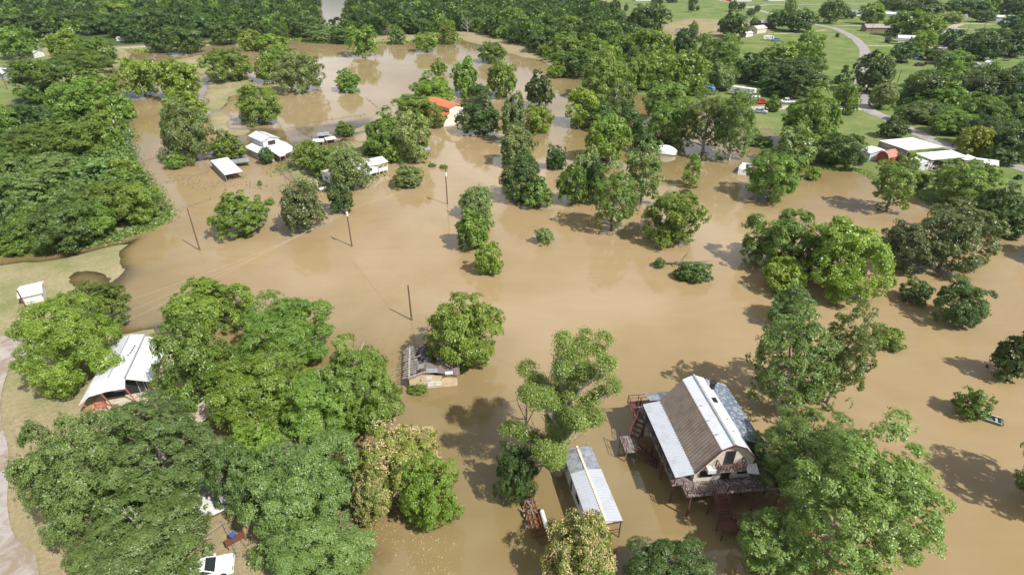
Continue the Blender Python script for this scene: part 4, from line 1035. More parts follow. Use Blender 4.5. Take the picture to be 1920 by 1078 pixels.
# --- white roofed house with red posts (left)
O = thing('white_roof_house', 'long white metal roofed house with slanted red posts and dark porch', 'house', (-49.5, 54.5, .3), R_(15.5))
mb = MB(); mb.box(-2.4,2.9,1.2,9.6,0,2.5); mb.build('wall', CREAM, O)
mb = MB(); mb.slab([(-3.2,-1.2,.14),(4.4,-1.2,.14),(4.4,9.4,.14),(-3.2,9.4,.14)],.16); mb.build('floor_slab', mat('porch_concrete',(0.50,0.43,0.32),0.9,col2=(.35,.3,.23),scale=1,amt=.7), O)
mb = MB(); mb.slab([(-2.75,.6,3.0),(-.6,.6,3.62),(-.6,10.2,3.62),(-2.75,10.6,3.0)],.07); mb.slab([(-.6,.6,3.62),(1.25,.3,3.38),(1.25,10.0,3.38),(-.6,10.2,3.62)],.07)
for i in range(20): y = 1+i*.46; mb.beam((-2.7,y,3.05),(-.6,y,3.66),.04,.02); mb.beam((-.6,y,3.66),(1.2,y,3.42),.04,.02)
rf = mb.build('roof', WHITE_METAL, O)
mb = MB(); mb.beam((1.22,.2,3.44),(1.22,10.05,3.44),.18,.06); mb.beam((-.6,.55,3.67),(-.6,10.2,3.67),.14,.03); mb.build('seam_cap', GREY_WALL, rf)
mb = MB(); mb.slab([(-2.75,.6,3.0),(-.6,.6,3.62),(-.55,-1.05,2.80),(-2.6,-1.15,2.5)],.07); mb.slab([(-.6,.6,3.62),(1.25,.3,3.38),(1.4,-.95,2.72),(-.55,-1.05,2.80)],.07); mb.build('porch_flap', WHITE_METAL, O)
mb = MB(); mb.slab([(-3.6,-1.9,2.0),(-2.62,-1.15,2.48),(-2.75,.6,2.98),(-2.75,5.2,2.98),(-3.35,5.2,2.4)],.06); mb.slab([(-3.3,6.2,2.4),(-2.75,6.2,2.98),(-2.75,10.6,2.98),(-3.3,10.6,2.4)],.06); mb.build('side_flap', WHITE_METAL, O)
mb = MB(); a = [(1.30,.2,3.30),(4.2,-.3,2.62),(4.2,8.8,2.62),(1.30,9.6,3.30)]; mb.slab(a,.07); mb.ribs(a[0],a[3],a[2],a[1],24,.05,.03); mb.build('side_roof', WHITE_METAL, O)
mb = MB()
for a_, b_2 in (((-3.4,-1.8,2.05),(-2.6,-1.0,.1)),((-1.2,-1.15,2.6),(-.7,-.9,.1)),((1.4,-.9,2.7),(1.8,-.7,.1)),((4.1,-.2,2.5),(4.0,-.9,.1)),((3.9,2.0,2.5),(4.2,2.2,.1)),((3.9,4.6,2.5),(4.2,4.8,.1)),((-2.6,-1.0,.2),(-3.3,-1.8,1.2))): mb.beam(a_, b_2, .11)
for i in range(12): mb.beam((-3.4+.0*i,5.2+i*.4,2.3),(-3.0,5.2+i*.4,2.75),.07)
mb.beam((-3.45,5.1,2.35),(-3.4,10,2.35),.07); mb.split('post', mat('orange_red_posts',(0.42,0.13,0.07),0.7), O)
mb = MB(); mb.box(-2.3,2.8,1.13,1.19,.2,2.4); mb.build('porch_shade_panel', DARK, O)  # near-black sheet over the closed wall, painting in the porch's shade
opening('window', O, -.9,.3,1.08,1.0,1.9,'y',GLASS,WHITE_PAINT); opening('door', O, 1.9,2.7,1.08,.2,2.1,'y',GLASS,GREY_WALL)
mb = MB()
for x, y in ((-1.7,3.1),(-1.65,3.9),(-1.6,4.4),(.5,5.5),(.55,6.0),(.6,6.5),(.35,5.0),(.62,7.0)): mb.beam((x,y,3.62),(x+.2,y+.15,3.64),.12,.04)
mb.build('roof_holes', DARK, rf)
O2 = thing('porch_swing', 'red bench standing in front of the dark porch of the white-roofed house', 'bench', tuple(at(190,766,.3)), R_(15))
mb = MB(); [mb.beam((-.7,y,.45),(.7,y,.45),.1,.04) for y in (-.2,0,.2)]; mb.build('seat', mat('bench_red',(.45,.07,.05),.6), O2)
mb = MB(); [mb.beam((-.7,.28,z),(.7,.3,z),.04,.1) for z in (.65,.85)]; mb.build('backrest', MATS['bench_red'], O2)
for x in (-.6,.6): mb = MB(); mb.beam((x,-.2,0),(x,-.2,.45),.07); mb.beam((x,.25,0),(x,.28,.9),.07); mb.build('leg', MATS['bench_red'], O2)

# --- small roofed shed at far left
def gable(name, label, cat, loc, rot, w, l, eave, ridge, wallm, roofm, over=.25, openings=(), group=None, roof2=None):
    O = thing(name, label, cat, loc, rot, group)
    mb = MB(); mb.prof([(-w/2,-.3),(w/2,-.3),(w/2,eave),(0,ridge-.05),(-w/2,eave)], -l/2, l/2); mb.build('wall', wallm, O)
    k = (ridge-eave)/(w/2); e = eave-k*over
    for s, rm in ((-1, roofm), (1, roof2 or roofm)):
        mb = MB(); mb.slab([(0,-l/2-over,ridge+.05),(s*(w/2+over),-l/2-over,e+.05),(s*(w/2+over),l/2+over,e+.05),(0,l/2+over,ridge+.05)],.06)
        if s == -1 and not roof2:
            mb.slab([(0,-l/2-over,ridge+.05),((w/2+over),-l/2-over,e+.05),((w/2+over),l/2+over,e+.05),(0,l/2+over,ridge+.05)],.06)
        if not (s == 1 and not roof2): mb.build('roof', rm, O)
    for kind_, x0, x1, y, z0, z1, f, mm_ in openings: opening(kind_, O, x0, x1, y, z0, z1, f, mm_, WHITE_PAINT)
    return O
gable('storage_shed', 'small lone shed with white and bluish roof slopes on the left lawn', 'shed', tuple(at(66,558,.3)), R_(32-90), 3.9, 2.7, 1.6, 2.1, WHITE_PAINT, mat('warm_white_roof',(0.74,0.70,0.66),0.55,col2=(.6,.56,.52),scale=1,amt=.5), .3, [('door',-.4,.4,-1.38,0,1.5,'y',DARK)], roof2=None)

# --- mobile home
O = thing('mobile_home', 'long pale mobile home raised on piers with covered end porch over the flood', 'mobile home', (-39.4, 136.6, 0), R_(43))
mb = MB(); mb.prof([(-7.4,.75),(5.4,.75),(5.4,2.9),(-7.4,2.9)], -2.3, 2.3); mb.build('wall', mat('pale_blue_siding',(.55,.58,.64),.6,col2=(.42,.44,.48),scale=1,amt=.6), O)
mb = MB(); mb.slab([(-7.6,-2.5,2.92),(5.5,-2.5,2.92),(5.5,0,3.35),(-7.6,0,3.35)],.06); mb.slab([(-7.6,0,3.35),(5.5,0,3.35),(5.5,2.5,2.92),(-7.6,2.5,2.92)],.06); mb.build('roof', mat('light_roof',(0.62,0.585,0.55),.6,col2=(.45,.42,.38),scale=.8,amt=.6), O)
mb = MB(); mb.slab([(4.6,-2.7,2.88),(8.4,-2.7,2.88),(8.4,0,3.7),(4.6,0,3.7)],.06); mb.slab([(4.6,0,3.7),(8.4,0,3.7),(8.4,2.7,2.88),(4.6,2.7,2.88)],.06); mb.build('porch_roof', WHITE_METAL, O)
mb = MB(); mb.box(5.42,8.2,-2.4,2.4,.7,.85); [mb.box(x-.06,x+.06,y-.06,y+.06,-.6,2.86) for x in (5.6,6.9,8.15) for y in (-2.35,2.35)]; mb.box(5.5,8.2,-2.46,-2.36,.85,1.7); mb.build('porch', WHITE_PAINT, O)
mb = MB(); mb.box(5.45,5.5,-2.0,2.2,.9,2.8); mb.build('porch_shade_panel', DARK, O)  # dark sheet on the end wall stands for shade under the porch roof
mb = MB(); [mb.box(x-.15,x+.15,y-.15,y+.15,-1,.74) for x in (-7,-4.5,-2,.5,3,5) for y in (-2,2)]; mb.split('pier', CONC, O)
for x0, x1 in ((-6.6,-5.4),(-3,-1.8),(-.4,.6),(2.2,3.8)): opening('window', O, x0, x1, -2.33, 1.5, 2.4, 'y', GLASS, WHITE_PAINT)
opening('window', O, -.8,.8,-7.43,1.4,2.3,'x',GLASS,WHITE_PAINT)

# --- white barn with lean-tos
O = thing('white_barn', 'tall white metal barn surrounded by low white lean-to roofs in the flood', 'barn', (-69.2, 157.6, 0), R_(47))
mb = MB(); mb.prof([(-2.3,-.5),(2.3,-.5),(2.3,4.2),(0,5.0),(-2.3,4.2)], -4, 4); mb.build('wall', WHITE_METAL, O)
mb = MB()
for s in (-1,1):
    mb.slab([(0,-4.3,5.14),(s*2.6,-4.3,4.24),(s*2.6,4.2,4.24),(0,4.2,5.14)],.06)
rf = mb.build('roof', WHITE_METAL, O)
mb = MB()
for y in (-4.25,-1.4,1.4): mb.beam((-2.6,y,4.28),(0,y,5.18),.12,.03); mb.beam((0,y,5.18),(2.6,y,4.28),.12,.03)
mb.beam((0,-4.3,5.18),(0,4.2,5.18),.15,.04); mb.build('seams', GREY_WALL, rf)
opening('window', O, -1.0,1.1,-4.03,2.9,4.0,'y',GLASS,RED_WOOD)
roofs = ([(-5.1,-9.2,2.0),(-2.32,-9.2,2.7),(-2.32,2.4,2.7),(-5.1,2.4,2.0)], [(-5.3,-12.4,1.9),(-.6,-12.4,1.9),(-.6,-4.05,2.9),(-2.3,-4.05,2.9)] , [(-.5,-10.6,2.0),(4.0,-9.6,2.0),(3.9,-.6,2.55),(-.5,-4.05,2.85)])
roofs = ([(-5.1,-9.2,2.0),(-2.32,-9.2,2.72),(-2.32,2.4,2.72),(-5.1,2.4,2.0)], [(-2.3,-12.4,1.9),(-.55,-12.4,1.9),(-.55,-4.05,2.9),(-2.3,-4.05,2.9)], [(-.5,-11.6,1.95),(4.0,-9.6,1.95),(4.0,-4.05,2.8),(-.5,-4.05,2.85)], [(2.33,-4.0,2.8),(4.6,-4.0,2.3),(4.6,2,2.3),(2.33,2,2.8)])
for a in roofs:
    mb = MB(); mb.slab(a,.07); mb.build('lean_to_roof', WHITE_METAL, O)
mb = MB(); mb.box(-4.9,-4.8,-9,2.2,-.6,1.95); mb.box(-4.8,-2.4,2.1,2.2,-.6,2.1); mb.box(-4.8,-2.4,-9,-8.9,-.6,1.95); mb.build('side_wall', GREY_WALL, O)
mb = MB(); [mb.beam((x,y,-.6),(x,y,1.9),.12) for x,y in ((-2.2,-12.2),(-.7,-12.2),(-.4,-11.3),(3.8,-9.5),(1.7,-10.4),(3.8,-6.5),(4.5,-3.9),(4.5,1.9))]; mb.split('post', WOOD, O)

# --- open shelters
def shelter(name, label, loc, rot, w, l, z0, z1, rm, group=None, walls=False, posts=3, pm=None):
    O = thing(name, label, 'shelter', loc, rot, group)
    a = [(-w/2,-l/2,z0),(w/2,-l/2,z0),(w/2,l/2,z1),(-w/2,l/2,z1)]; mb = MB(); mb.slab(a,.07); mb.ribs(a[0],a[3],a[2],a[1],max(4,int(l/.6)),.05,.03); mb.build('roof', rm, O)
    for i in range(posts):
        for s in (-1,1): y = -l/2+.15+(l-.3)*i/(posts-1); mb = MB(); mb.beam((s*(w/2-.15),y,-.6),(s*(w/2-.15),y,z0+(z1-z0)*(y/l+.5)-.08),.13); mb.build('post', pm or WOOD, O)
    if walls: mb = MB(); mb.box(-w/2+.05,-w/2+.1,-l/2+.2,l/2-.2,-.6,min(z0,z1)-.1); mb.box(-w/2+.1,w/2-.1,l/2-.2,l/2-.12,-.6,z1-.15); mb.build('wall', WOOD, O)
    return O
shelter('open_shelter', 'long low white roofed open shelter standing in water left of the barn', (-72.7,140.0,0), R_(38), 4.3, 13.5, 1.9, 2.0, WHITE_METAL, None, True, 4)
shelter('open_shelter', 'flat bluish gray sheet roof beside the long low white shelter', tuple(at(452,311,0)), R_(25), 4.6, 2.6, 1.3, 1.5, GALV, None, False, 2)
shelter('open_shelter', 'small white slab roof half under the tall flooded tree, far left', tuple(at(338,310,0)), R_(20), 3.4, 2.0, .9, 1.2, WHITE_METAL, None, False, 2)
shelter('open_shelter', 'little pale roof left of the long low white shelter', tuple(at(394,291,0)), R_(10), 3.0, 2.0, 1.0, 1.2, GALV, None, False, 2)
shelter('open_shelter', 'small blue gray roof on thin legs beside the clump right of the mobile home', tuple(at(799,292,0)), R_(15), 2.6, 2.2, 1.9, 2.1, GALV, None, False, 2)
shelter('chicken_coop', 'bluish roofed coop, rearmost of the wrecked little sheds', tuple(at(608,262,0)), R_(20), 3.4, 2.4, 1.5, 1.9, GALV, None, True, 2)
shelter('chicken_coop', 'white roofed coop at the left front of the wrecked little sheds', tuple(at(598,272,0)), R_(8), 3.2, 2.2, 1.2, 1.5, WHITE_METAL, None, True, 2)
shelter('chicken_coop', 'white roofed coop at the right of the wrecked little sheds', tuple(at(621,268,0)), R_(30), 3.0, 2.0, 1.2, 1.5, WHITE_METAL, None, True, 2)

# --- orange roofed building
O = thing('orange_roof_building', 'cream raised-centre building with bright orange metal roof in the far flood', 'building', (-18.6, 186.4, 0), R_(41))
mb = MB(); mb.prof([(-4.4,-.6),(3.6,-.6),(3.6,5.3),(.6,6.1),(-1.9,5.4),(-1.9,4.0),(-4.4,3.0)], 0, 13.5); mb.build('wall', mat('pale_cream_wall',(.66,.62,.55),.7,col2=(.52,.48,.4),scale=.6,amt=.5), O)
mb = MB(); mb.slab([(-4.7,-.3,3.05),(-1.93,-.3,4.12),(-1.93,13.7,4.12),(-4.7,13.7,3.05)],.1); mb.build('roof', ORANGE, O)['label'] = 'lower orange roof slope'
mb = MB(); mb.slab([(-2.2,-.35,5.42),(.6,-.35,6.28),(.6,13.8,6.28),(-2.2,13.8,5.42)],.1); mb.slab([(.6,-.35,6.28),(3.9,-.35,5.38),(3.9,13.8,5.38),(.6,13.8,6.28)],.1); mb.build('roof', ORANGE, O)
mb = MB(); mb.box(-2.0,-1.95,.1,13,4.2,4.3); mb.box(-4.5,-4.42,-.05,.05,-.5,3); mb.build('trim', BARN_RED, O)
for y in (2,5,8): opening('window', O, y, y+1.5, -4.43, 1, 2.1, 'x', GLASS, WHITE_PAINT)

# --- farm on the right shore
shelter('farm_canopy', 'big flat white roof over open bays, highest of the farm roofs by the road', (107.4,151.3,.4), R_(15), 11.5, 9.5, 3.9, 3.75, WHITE_SEAM, None, True, 4)
shelter('farm_canopy', 'wide white canopy over piled junk, in front of the highest farm roof', (111.6,144.3,.4), R_(14), 11.5, 5.0, 2.9, 3.1, WHITE_SEAM, None, False, 3)
shelter('farm_canopy', 'narrow white roof between the junk canopy and the end shed', (117.9,143.6,.4), R_(14), 4.5, 3, 2.5, 2.6, WHITE_SEAM, None, True, 2)
gable('farm_shed', 'pale blue white shed left of the small red barn', 'shed', (98.0,150.4,.4), R_(10), 5.6, 3.4, 2.2, 2.9, WHITE_METAL, WHITE_SEAM, .3, [('door',-.1,1.6,-1.73,0,2,'y',DARK)])
gable('farm_shed', 'low white shed at the left foot of the junk canopy', 'shed', (105.6,142.6,.4), R_(14), 3.6, 3.4, 2.1, 2.4, WHITE_METAL, WHITE_SEAM, .2, [('window',-.6,.6,-1.73,1,1.7,'y',GLASS)])
gable('farm_shed', 'small white gabled shed at the right end of the farm roofs', 'shed', (121.4,141.4,.4), R_(62), 3.6, 4.2, 2.1, 2.8, WHITE_METAL, WHITE_SEAM, .3, [('window',-.5,.5,-2.13,1,1.7,'y',GLASS)])
O = thing('red_barn', 'small red gambrel barn with white trim and faded roof', 'barn', (100.0,147.6,.4), R_(-62))
mb = MB(); mb.prof([(-1.6,-.1),(1.6,-.1),(1.6,1.9),(1.0,2.8),(0,3.2),(-1.0,2.8),(-1.6,1.9)], -2.3, 2.3); mb.build('wall', BARN_RED, O)
mb = MB()
for s in (-1,1):
    mb.slab([(s*1.75,-2.45,1.85),(s*1.05,-2.45,2.88),(s*1.05,2.45,2.88),(s*1.75,2.45,1.85)],.05); mb.slab([(s*1.05,-2.45,2.89),(0,-2.45,3.3),(0,2.45,3.3),(s*1.05,2.45,2.89)],.05)
mb.build('roof', BARN_ROOF, O)
mb = MB()
for s in (-1,1): mb.box(s*1.6-.07,s*1.6+.07,-2.36,-2.3,-.1,1.9); mb.beam((s*1.68,-2.5,1.9),(s*1.05,-2.5,2.86),.05,.12); mb.beam((s*1.05,-2.5,2.86),(0,-2.5,3.28),.05,.12)
mb.box(-1.5,1.5,-2.36,-2.31,-.1,.05); mb.build('trim', WHITE_PAINT, O)
mb = MB(); mb.box(-.7,.7,-2.38,-2.31,.05,1.9); mb.build('door', BARN_RED, O)
rr = random.Random(31)
for i in range(26):
    x = 108+rr.random()*7; y = 140.8+rr.random()*3; w_, h_ = rr.uniform(.3,1.1), rr.uniform(.3,1.2)
    mb = MB(); mb.box(-w_/2,w_/2,-w_/3,w_/3,0,h_); mb.beam((-w_/2,0,h_),(w_*.8,.3,h_+.5),.08); o = mb.build('junk_item', rr.choice([WOOD,WHITE_PAINT,RED_STEEL,BRICK,TAN_ROOF,GREY_WALL]))
    o.location = (x,y,.42); o.rotation_euler = (0,0,rr.uniform(0,3)); tag(o, 'household junk piled beneath the wide white farm canopy', 'junk', 'junk under the farm canopy')

# --- house hidden under the trees, lower left
O = thing('hidden_house', 'gray house mostly hidden by tree crowns at the lower left', 'house', tuple(at(418,935,.3)), R_(-52))
mb = MB(); mb.prof([(-2.6,-.2),(2.6,-.2),(2.6,2.5),(0,3.3),(-2.6,2.5)], 0, 7.5); mb.build('wall', GREY_WALL, O)
mb = MB()
for s in (-1,1): mb.slab([(0,-.3,3.42),(s*2.9,-.3,2.5),(s*2.9,7.8,2.5),(0,7.8,3.42)],.08)
mb.build('roof', mat('dark_gray_shingle',(.16,.16,.18),.85,col2=(.24,.23,.25),scale=2,amt=.8), O)
mb = MB(); mb.slab([(-2.4,-2.2,1.0),(2.4,-2.2,1.0),(2.4,0,1.0),(-2.4,0,1.0)],.12); dk = mb.build('porch', WHITE_PAINT, O); mb = MB(); rail(mb,(-2.4,-2.2,1.0),(2.4,-2.2,1.0),.9,12); rail(mb,(-2.4,-2.2,1.0),(-2.4,0,1.0),.9,5); mb.build('railing', WHITE_PAINT, dk)
shelter('porch_cover', 'pale pinkish roof panel showing between crowns above the big left tree', tuple(at(392,800,.3)), R_(-35), 3.0, 3.0, 2.5, 2.7, TAN_ROOF, None, False, 2)
o = thing('burn_bench', 'rusty table with a blue tub beside the hidden gray house porch', 'table', tuple(at(444,1018,.3)), R_(40))
mb = MB(); mb.slab([(-.9,-.4,.75),(.9,-.4,.75),(.9,.4,.75),(-.9,.4,.75)],.05); mb.build('tabletop', RED_STEEL, o)
for x in (-.8,.8):
    for y in (-.3,.3): mb = MB(); mb.beam((x,y,0),(x,y,.7),.05); mb.build('leg', RED_STEEL, o)
mb = MB(); mb.tube([(0,0,0),(0,0,.45)],[.25,.3],12); o = mb.build('tub', BLUE_TARP); o.location = at(441,1016,.3)+Vector((0,0,.76)); tag(o, 'blue plastic tub on the rusty table under the trees', 'tub')
mb = MB(); mb.beam((-2.5,0,.15),(2.5,0,.15),.22,.2); mb.beam((-1.5,.4,.1),(1.8,.9,.1),.15); o = mb.build('log', WOOD); o.location = at(432,1010,.3)+Vector((0,0,0)); o.rotation_euler = (0,0,R_(-50)); tag(o, 'gray logs on the ground between the white sedan and porch', 'log')

# ================================================================ vehicles
def wheel(x, y, r, w, P):
    mb = MB(); mb.cyl((x,y,r),r,w,'y',16); t = mb.build('wheel', RUBBER, P); mb = MB(); mb.cyl((x,y+(w/2+.01)*(1 if y>0 else -1),r),r*.6,.03,'y',12); mb.build('rim', CHROME, t)
def car(label, px, rot, paint, kind='sedan', z=None, name=None, cat='car', group=None, dark_top=False):
    p = at(px[0], px[1], .5 if z is None else z)
    if z is None: p.z = max(sample_h(p.x,p.y),0)
    O = thing(name or {'sedan':'sedan','pickup':'pickup_truck','suv':'suv','van':'van'}[kind], label, cat, tuple(p), R_(rot), group)
    L = {'sedan':4.9,'pickup':5.5,'suv':4.9,'van':5.3}[kind]; W = 1.86
    if kind == 'sedan': body = [(-2.42,.42),(-2.42,.80),(-2.30,.95),(-1.55,1.02),(-1.5,1.02),(1.0,1.0),(1.9,.90),(2.36,.76),(2.45,.5),(2.40,.30),(-2.35,.30)]; cab = [(-1.72,1.0),(-1.05,1.42),(.15,1.45),(.95,1.0)]
    elif kind == 'pickup': body = [(-2.7,.5),(-2.7,1.1),(-.6,1.1),(1.2,1.12),(2.5,1.0),(2.72,.75),(2.72,.45),(-2.7,.45)]; cab = [(-.75,1.1),(-.6,1.78),(.7,1.8),(1.35,1.1)]
    elif kind == 'van': body = [(-2.6,.4),(-2.62,1.2),(1.5,1.15),(2.5,1.0),(2.62,.5),(2.6,.35),(-2.6,.35)]; cab = [(-2.58,1.2),(-2.45,1.95),(.9,1.97),(1.75,1.13)]
    else: body = [(-2.4,.4),(-2.42,1.1),(1.0,1.08),(2.2,.98),(2.42,.7),(2.4,.38),(-2.4,.35)]; cab = [(-2.38,1.1),(-2.1,1.74),(.3,1.76),(1.15,1.08)]
    def sec(pr, w0, taper_z):
        """profile in x-z swept across the width, narrowed towards the top"""
        vs = []; n = len(pr); zs = [q[1] for q in pr]; z0, z1 = min(zs), max(zs)
        for s in (-1, -.93, .93, 1):
            for x, zz in pr:
                kk = (zz-z0)/(z1-z0); ww = w0*(1-taper_z*kk); sh = 1-.02*(abs(s) == 1); vs.append((x*sh, s*ww/2, zz*(1 if abs(s) < 1 else .985)+(.0 if abs(s) < 1 else .004)))
        fs = [tuple(range(n)), tuple(range(4*n-1, 3*n-1, -1))]
        for k in range(3):
            for i in range(n): fs.append((k*n+i, (k+1)*n+i, (k+1)*n+(i+1)%n, k*n+(i+1)%n))
        return vs, fs
    mb = MB(); mb.add(*sec(body, W, .06))
    if kind == 'pickup': pass
    bo = mb.build('body', paint, O)
    mb = MB(); mb.add(*sec(cab, W*.93, .20)); mb.build('cabin_glass', GLASS, O)
    x0 = cab[1][0]; x1 = cab[2][0]; zt = cab[1][1]; mb = MB(); mb.slab([(x0-.04,-W*.38,zt+.03),(x1+.04,-W*.38,zt+.04),(x1+.04,W*.38,zt+.04),(x0-.04,W*.38,zt+.03)],.07)
    for s in (-1,1):
        for xa, za, xb, zb in ((cab[0][0],cab[0][1],x0,zt),(cab[3][0],cab[3][1],x1,zt),((x0+x1)/2,1.05,(x0+x1)/2,zt)): mb.beam((xa,s*W*.455,za),(xb,s*W*.378,zb),.09,.05)
    mb.build('roof', CAR_DARK if dark_top else paint, O)
    if kind == 'pickup': mb = MB(); mb.box(-2.6,-.85,-.75,.75,1.08,1.12); mb.build('bed', DARK, O)
    r = .33 if kind == 'sedan' else .38
    for x in (-L*.30, L*.31):
        for y in (-W/2+.08, W/2-.08): wheel(x, y, r, .24, O)
    for y in (-.65,.65):
        mb = MB(); mb.box(L/2-.17,L/2-.03,y-.2,y+.2,.62,.76); mb.build('headlight', CHROME, O); mb = MB(); mb.box(-L/2-.01,-L/2+.06,y-.2,y+.2,.66,.82); mb.build('taillight', CAR_RED, O)
    for y in (-1,1): mb = MB(); mb.box(.75,.93,y*1.0-.1,y*1.0+.1,.98,1.12); mb.build('mirror', paint, O)
    return O
S = car('white sedan parked on the lawn under the big tree at the bottom left', (387,1073), 19, CAR_WHITE, 'sedan')
mb = MB(); mb.box(-.75,-.69,.1,.35,1.5,1.53); mb.box(-.62,-.56,-.05,.2,1.5,1.53); mb.build('roof_mark', DARK, S)
car('red pickup truck parked on the concrete drive', (1425,195), 8, CAR_RED, 'pickup')
car('white van behind the red pickup truck', (1411,184), 12, CAR_WHITE, 'van')
car('white and red pickup truck by the small roadside tree', (1474,194), 175, CAR_WHITE, 'pickup')
car('silver blue sedan on the lawn below the concrete drive', (1425,212), -30, CAR_GREY, 'sedan')
for i, (x, y, c_, l_, k_) in enumerate(((1724,124,CAR_DARK,'dark car at the left end of the parked line beneath the oak','sedan'),(1742,121,CAR_DARK,'dark blue car in the middle of the parked line','sedan'),(1757,121,CAR_DARK,'dark pickup next to the white box trailer','pickup'),(1721,112,CAR_BLUE,'blue van behind the parked dark cars','van'),(1803,35,CAR_GREY,'gray car by the far junk yard','sedan'),(1792,33,CAR_WHITE,'white car by the far junk yard','sedan'),(1881,43,CAR_WHITE,'white car at the far shiny roofed house','sedan'),(1366,3,CAR_RED,'red car near the far white building','sedan'),(976,73,CAR_WHITE,'white pickup on the far grass bank beside the woods','pickup'),(1455,78,CAR_BLUE,'blue pickup by the farmstead sheds','pickup'),(1870,101,CAR_DARK,'dark car at the edge of the upper right lawn','sedan'),(1900,103,CAR_DARK,'dark pickup at the far right lawn edge','pickup'))): car(l_, (x,y), 5+i*7 % 20, c_, k_)
def camper(label, px, rot, L=7.0, Wd=2.4, H_=2.7, base=.55, m=None, tilt=0, z=None, group=None, name='travel_trailer', stripe=STRIPE, top=None):
    p = at(px[0], px[1], .5 if z is None else z)
    if z is None: p.z = max(sample_h(p.x,p.y),0)
    O = thing(name, label, 'camper', tuple(p), R_(rot), group); O.rotation_euler[1] = R_(tilt); m = m or CAR_WHITE
    pr = [(-L/2,base+.2),(-L/2+.15,H_-.35),(-L/2+.6,H_),(L/2-.7,H_),(L/2-.15,H_-.5),(L/2,base+.9),(L/2-.35,base),(-L/2+.3,base)]
    mb = MB(); vs = []; n = len(pr)
    for y in (-Wd/2, Wd/2): vs += [(x, y, zz) for x, zz in pr]
    mb.add(vs, [tuple(range(n)), tuple(range(2*n-1, n-1, -1))]+[(i, i+n, (i+1)%n+n, (i+1)%n) for i in range(n)]); mb.build('body', m, O)
    mb = MB(); [mb.box(-L/2+.25,L/2-.3,s*(Wd/2+.004)-.01,s*(Wd/2+.004)+.01,base+.35,base+.6) for s in (-1,1)]; mb.build('stripe', stripe, O)
    for x in (-L*.3, 0.1*L, L*.3): opening('window', O, x-.45, x+.45, -Wd/2-.02, base+1.0, base+1.6, 'y', GLASS, WHITE_PAINT, .03)
    opening('door', O, -L*.17,-L*.06,-Wd/2-.02,base+.15,base+1.95,'y',WHITE_PAINT,GREY_WALL,.03)
    mb = MB(); mb.box(-1.2,-.5,-.35,.35,H_,H_+.22); mb.build('roof_unit', WHITE_PAINT, O); mb = MB(); mb.box(.8,1.2,-.2,.2,H_,H_+.1); mb.build('vent', GREY_WALL, O)
    for y in (-Wd/2+.1, Wd/2-.1):
        for x in (-.45,.4): wheel(x, y, .34, .22, O)
    mb = MB(); mb.beam((L/2-.2,.5,base),(L/2+1.1,0,base-.1),.08); mb.beam((L/2-.2,-.5,base),(L/2+1.1,0,base-.1),.08); mb.build('hitch', RUBBER, O)
    return O
camper('white camper half sunk in the brown water, showing its cluttered roof', (1396,322), 60, 5.6, 2.4, 1.7, -.6, CAR_WHITE, 3, 0)
camper('little white travel trailer parked at the edge of the far upper-left woods', (233,79), 8, 7.0, 2.4, 2.9, .6)
camper('blue and white motorhome roof in the gap under the domed trees', (1319,176), -40, 8, 2.4, 3.0, .6, CAR_BLUE, name='motorhome', stripe=WHITE_PAINT)
camper('long white travel trailer behind the van and red pickup', (1392,180), -40, 9.5, 2.5, 3.1, .6)
camper('white trailer glimpsed between crowns left of the motorhome', (1235,163), 30, 6, 2.4, 2.8, .6)
camper('white box trailer at the end of the dark parked cars', (1770,121), 80, 5, 2.4, 3.2, .6, stripe=GREY_WALL)
camper('white camper cut by the right edge on the upper lawn', (1916,131), 10, 5, 2.3, 2.6, .5)
camper('dark windowed trailer on the lawn left of the dog house', (1828,128), 70, 4.5, 2.3, 2.3, .5, GREY_WALL)
camper('white trailer at the farmstead below the tan roof', (1440,76), -5, 6, 2.4, 2.6, .6)
# rounded white camper between trees
O = thing('camper_shell', 'white rounded shell at the edge of the middle grove, above the slim tree', 'boat', tuple(at(1248,288,0)), R_(-25))
mb = MB(); n_ = 9; pts = []
vs = []; fs = []
for i in range(n_+1):
    t = i/n_; r_2 = math.sin(math.pi*min(.98, .12+.8*t))**.6
    for k in range(9): a_ = math.pi*k/8; vs.append((-3.1+6.2*t, math.cos(a_)*1.6*r_2, .2+math.sin(a_)*2.2*r_2))
for i in range(n_):
    for k in range(8): fs.append((i*9+k, i*9+k+1, (i+1)*9+k+1, (i+1)*9+k))
fs += [tuple(range(9)), tuple(range(n_*9+8, n_*9-1, -1))]; mb.add(vs, fs); mb.build('hull', CAR_WHITE, O, True)
mb = MB(); mb.box(-2.6,2.4,-1.62,-1.5,.1,.3); mb.build('trim', GREY_WALL, O)
# jon boat
O = thing('flat_boat', 'small flat bottomed green and white boat moored at the round bush', 'boat', tuple(at(1850,786,0)), R_(-33))
mb = MB(); mb.box(-1.5,1.5,-.5,.5,-.05,.06)
for s in (-1,1): mb.beam((-1.5,s*.55,.22),(1.3,s*.6,.22),.05,.36); 
mb.beam((-1.5,-.55,.22),(-1.5,.55,.22),.05,.36); mb.beam((1.45,-.5,.27),(1.45,.5,.27),.3,.12); mb.beam((1.3,-.6,.25),(1.55,-.4,.27),.06,.3); mb.beam((1.3,.6,.25),(1.55,.4,.27),.06,.3); mb.build('hull', mat('boat_green',(.10,.13,.09),.6), O)
mb = MB(); mb.beam((-1.5,.56,.42),(1.35,.62,.42),.07,.03); mb.beam((-1.5,-.56,.42),(1.35,-.62,.42),.07,.03); mb.build('gunwale', WHITE_PAINT, O)
for x in (-.5,.9): mb = MB(); mb.box(x-.13,x+.13,-.52,.52,.2,.25); mb.build('bench', GREY_WALL, O)

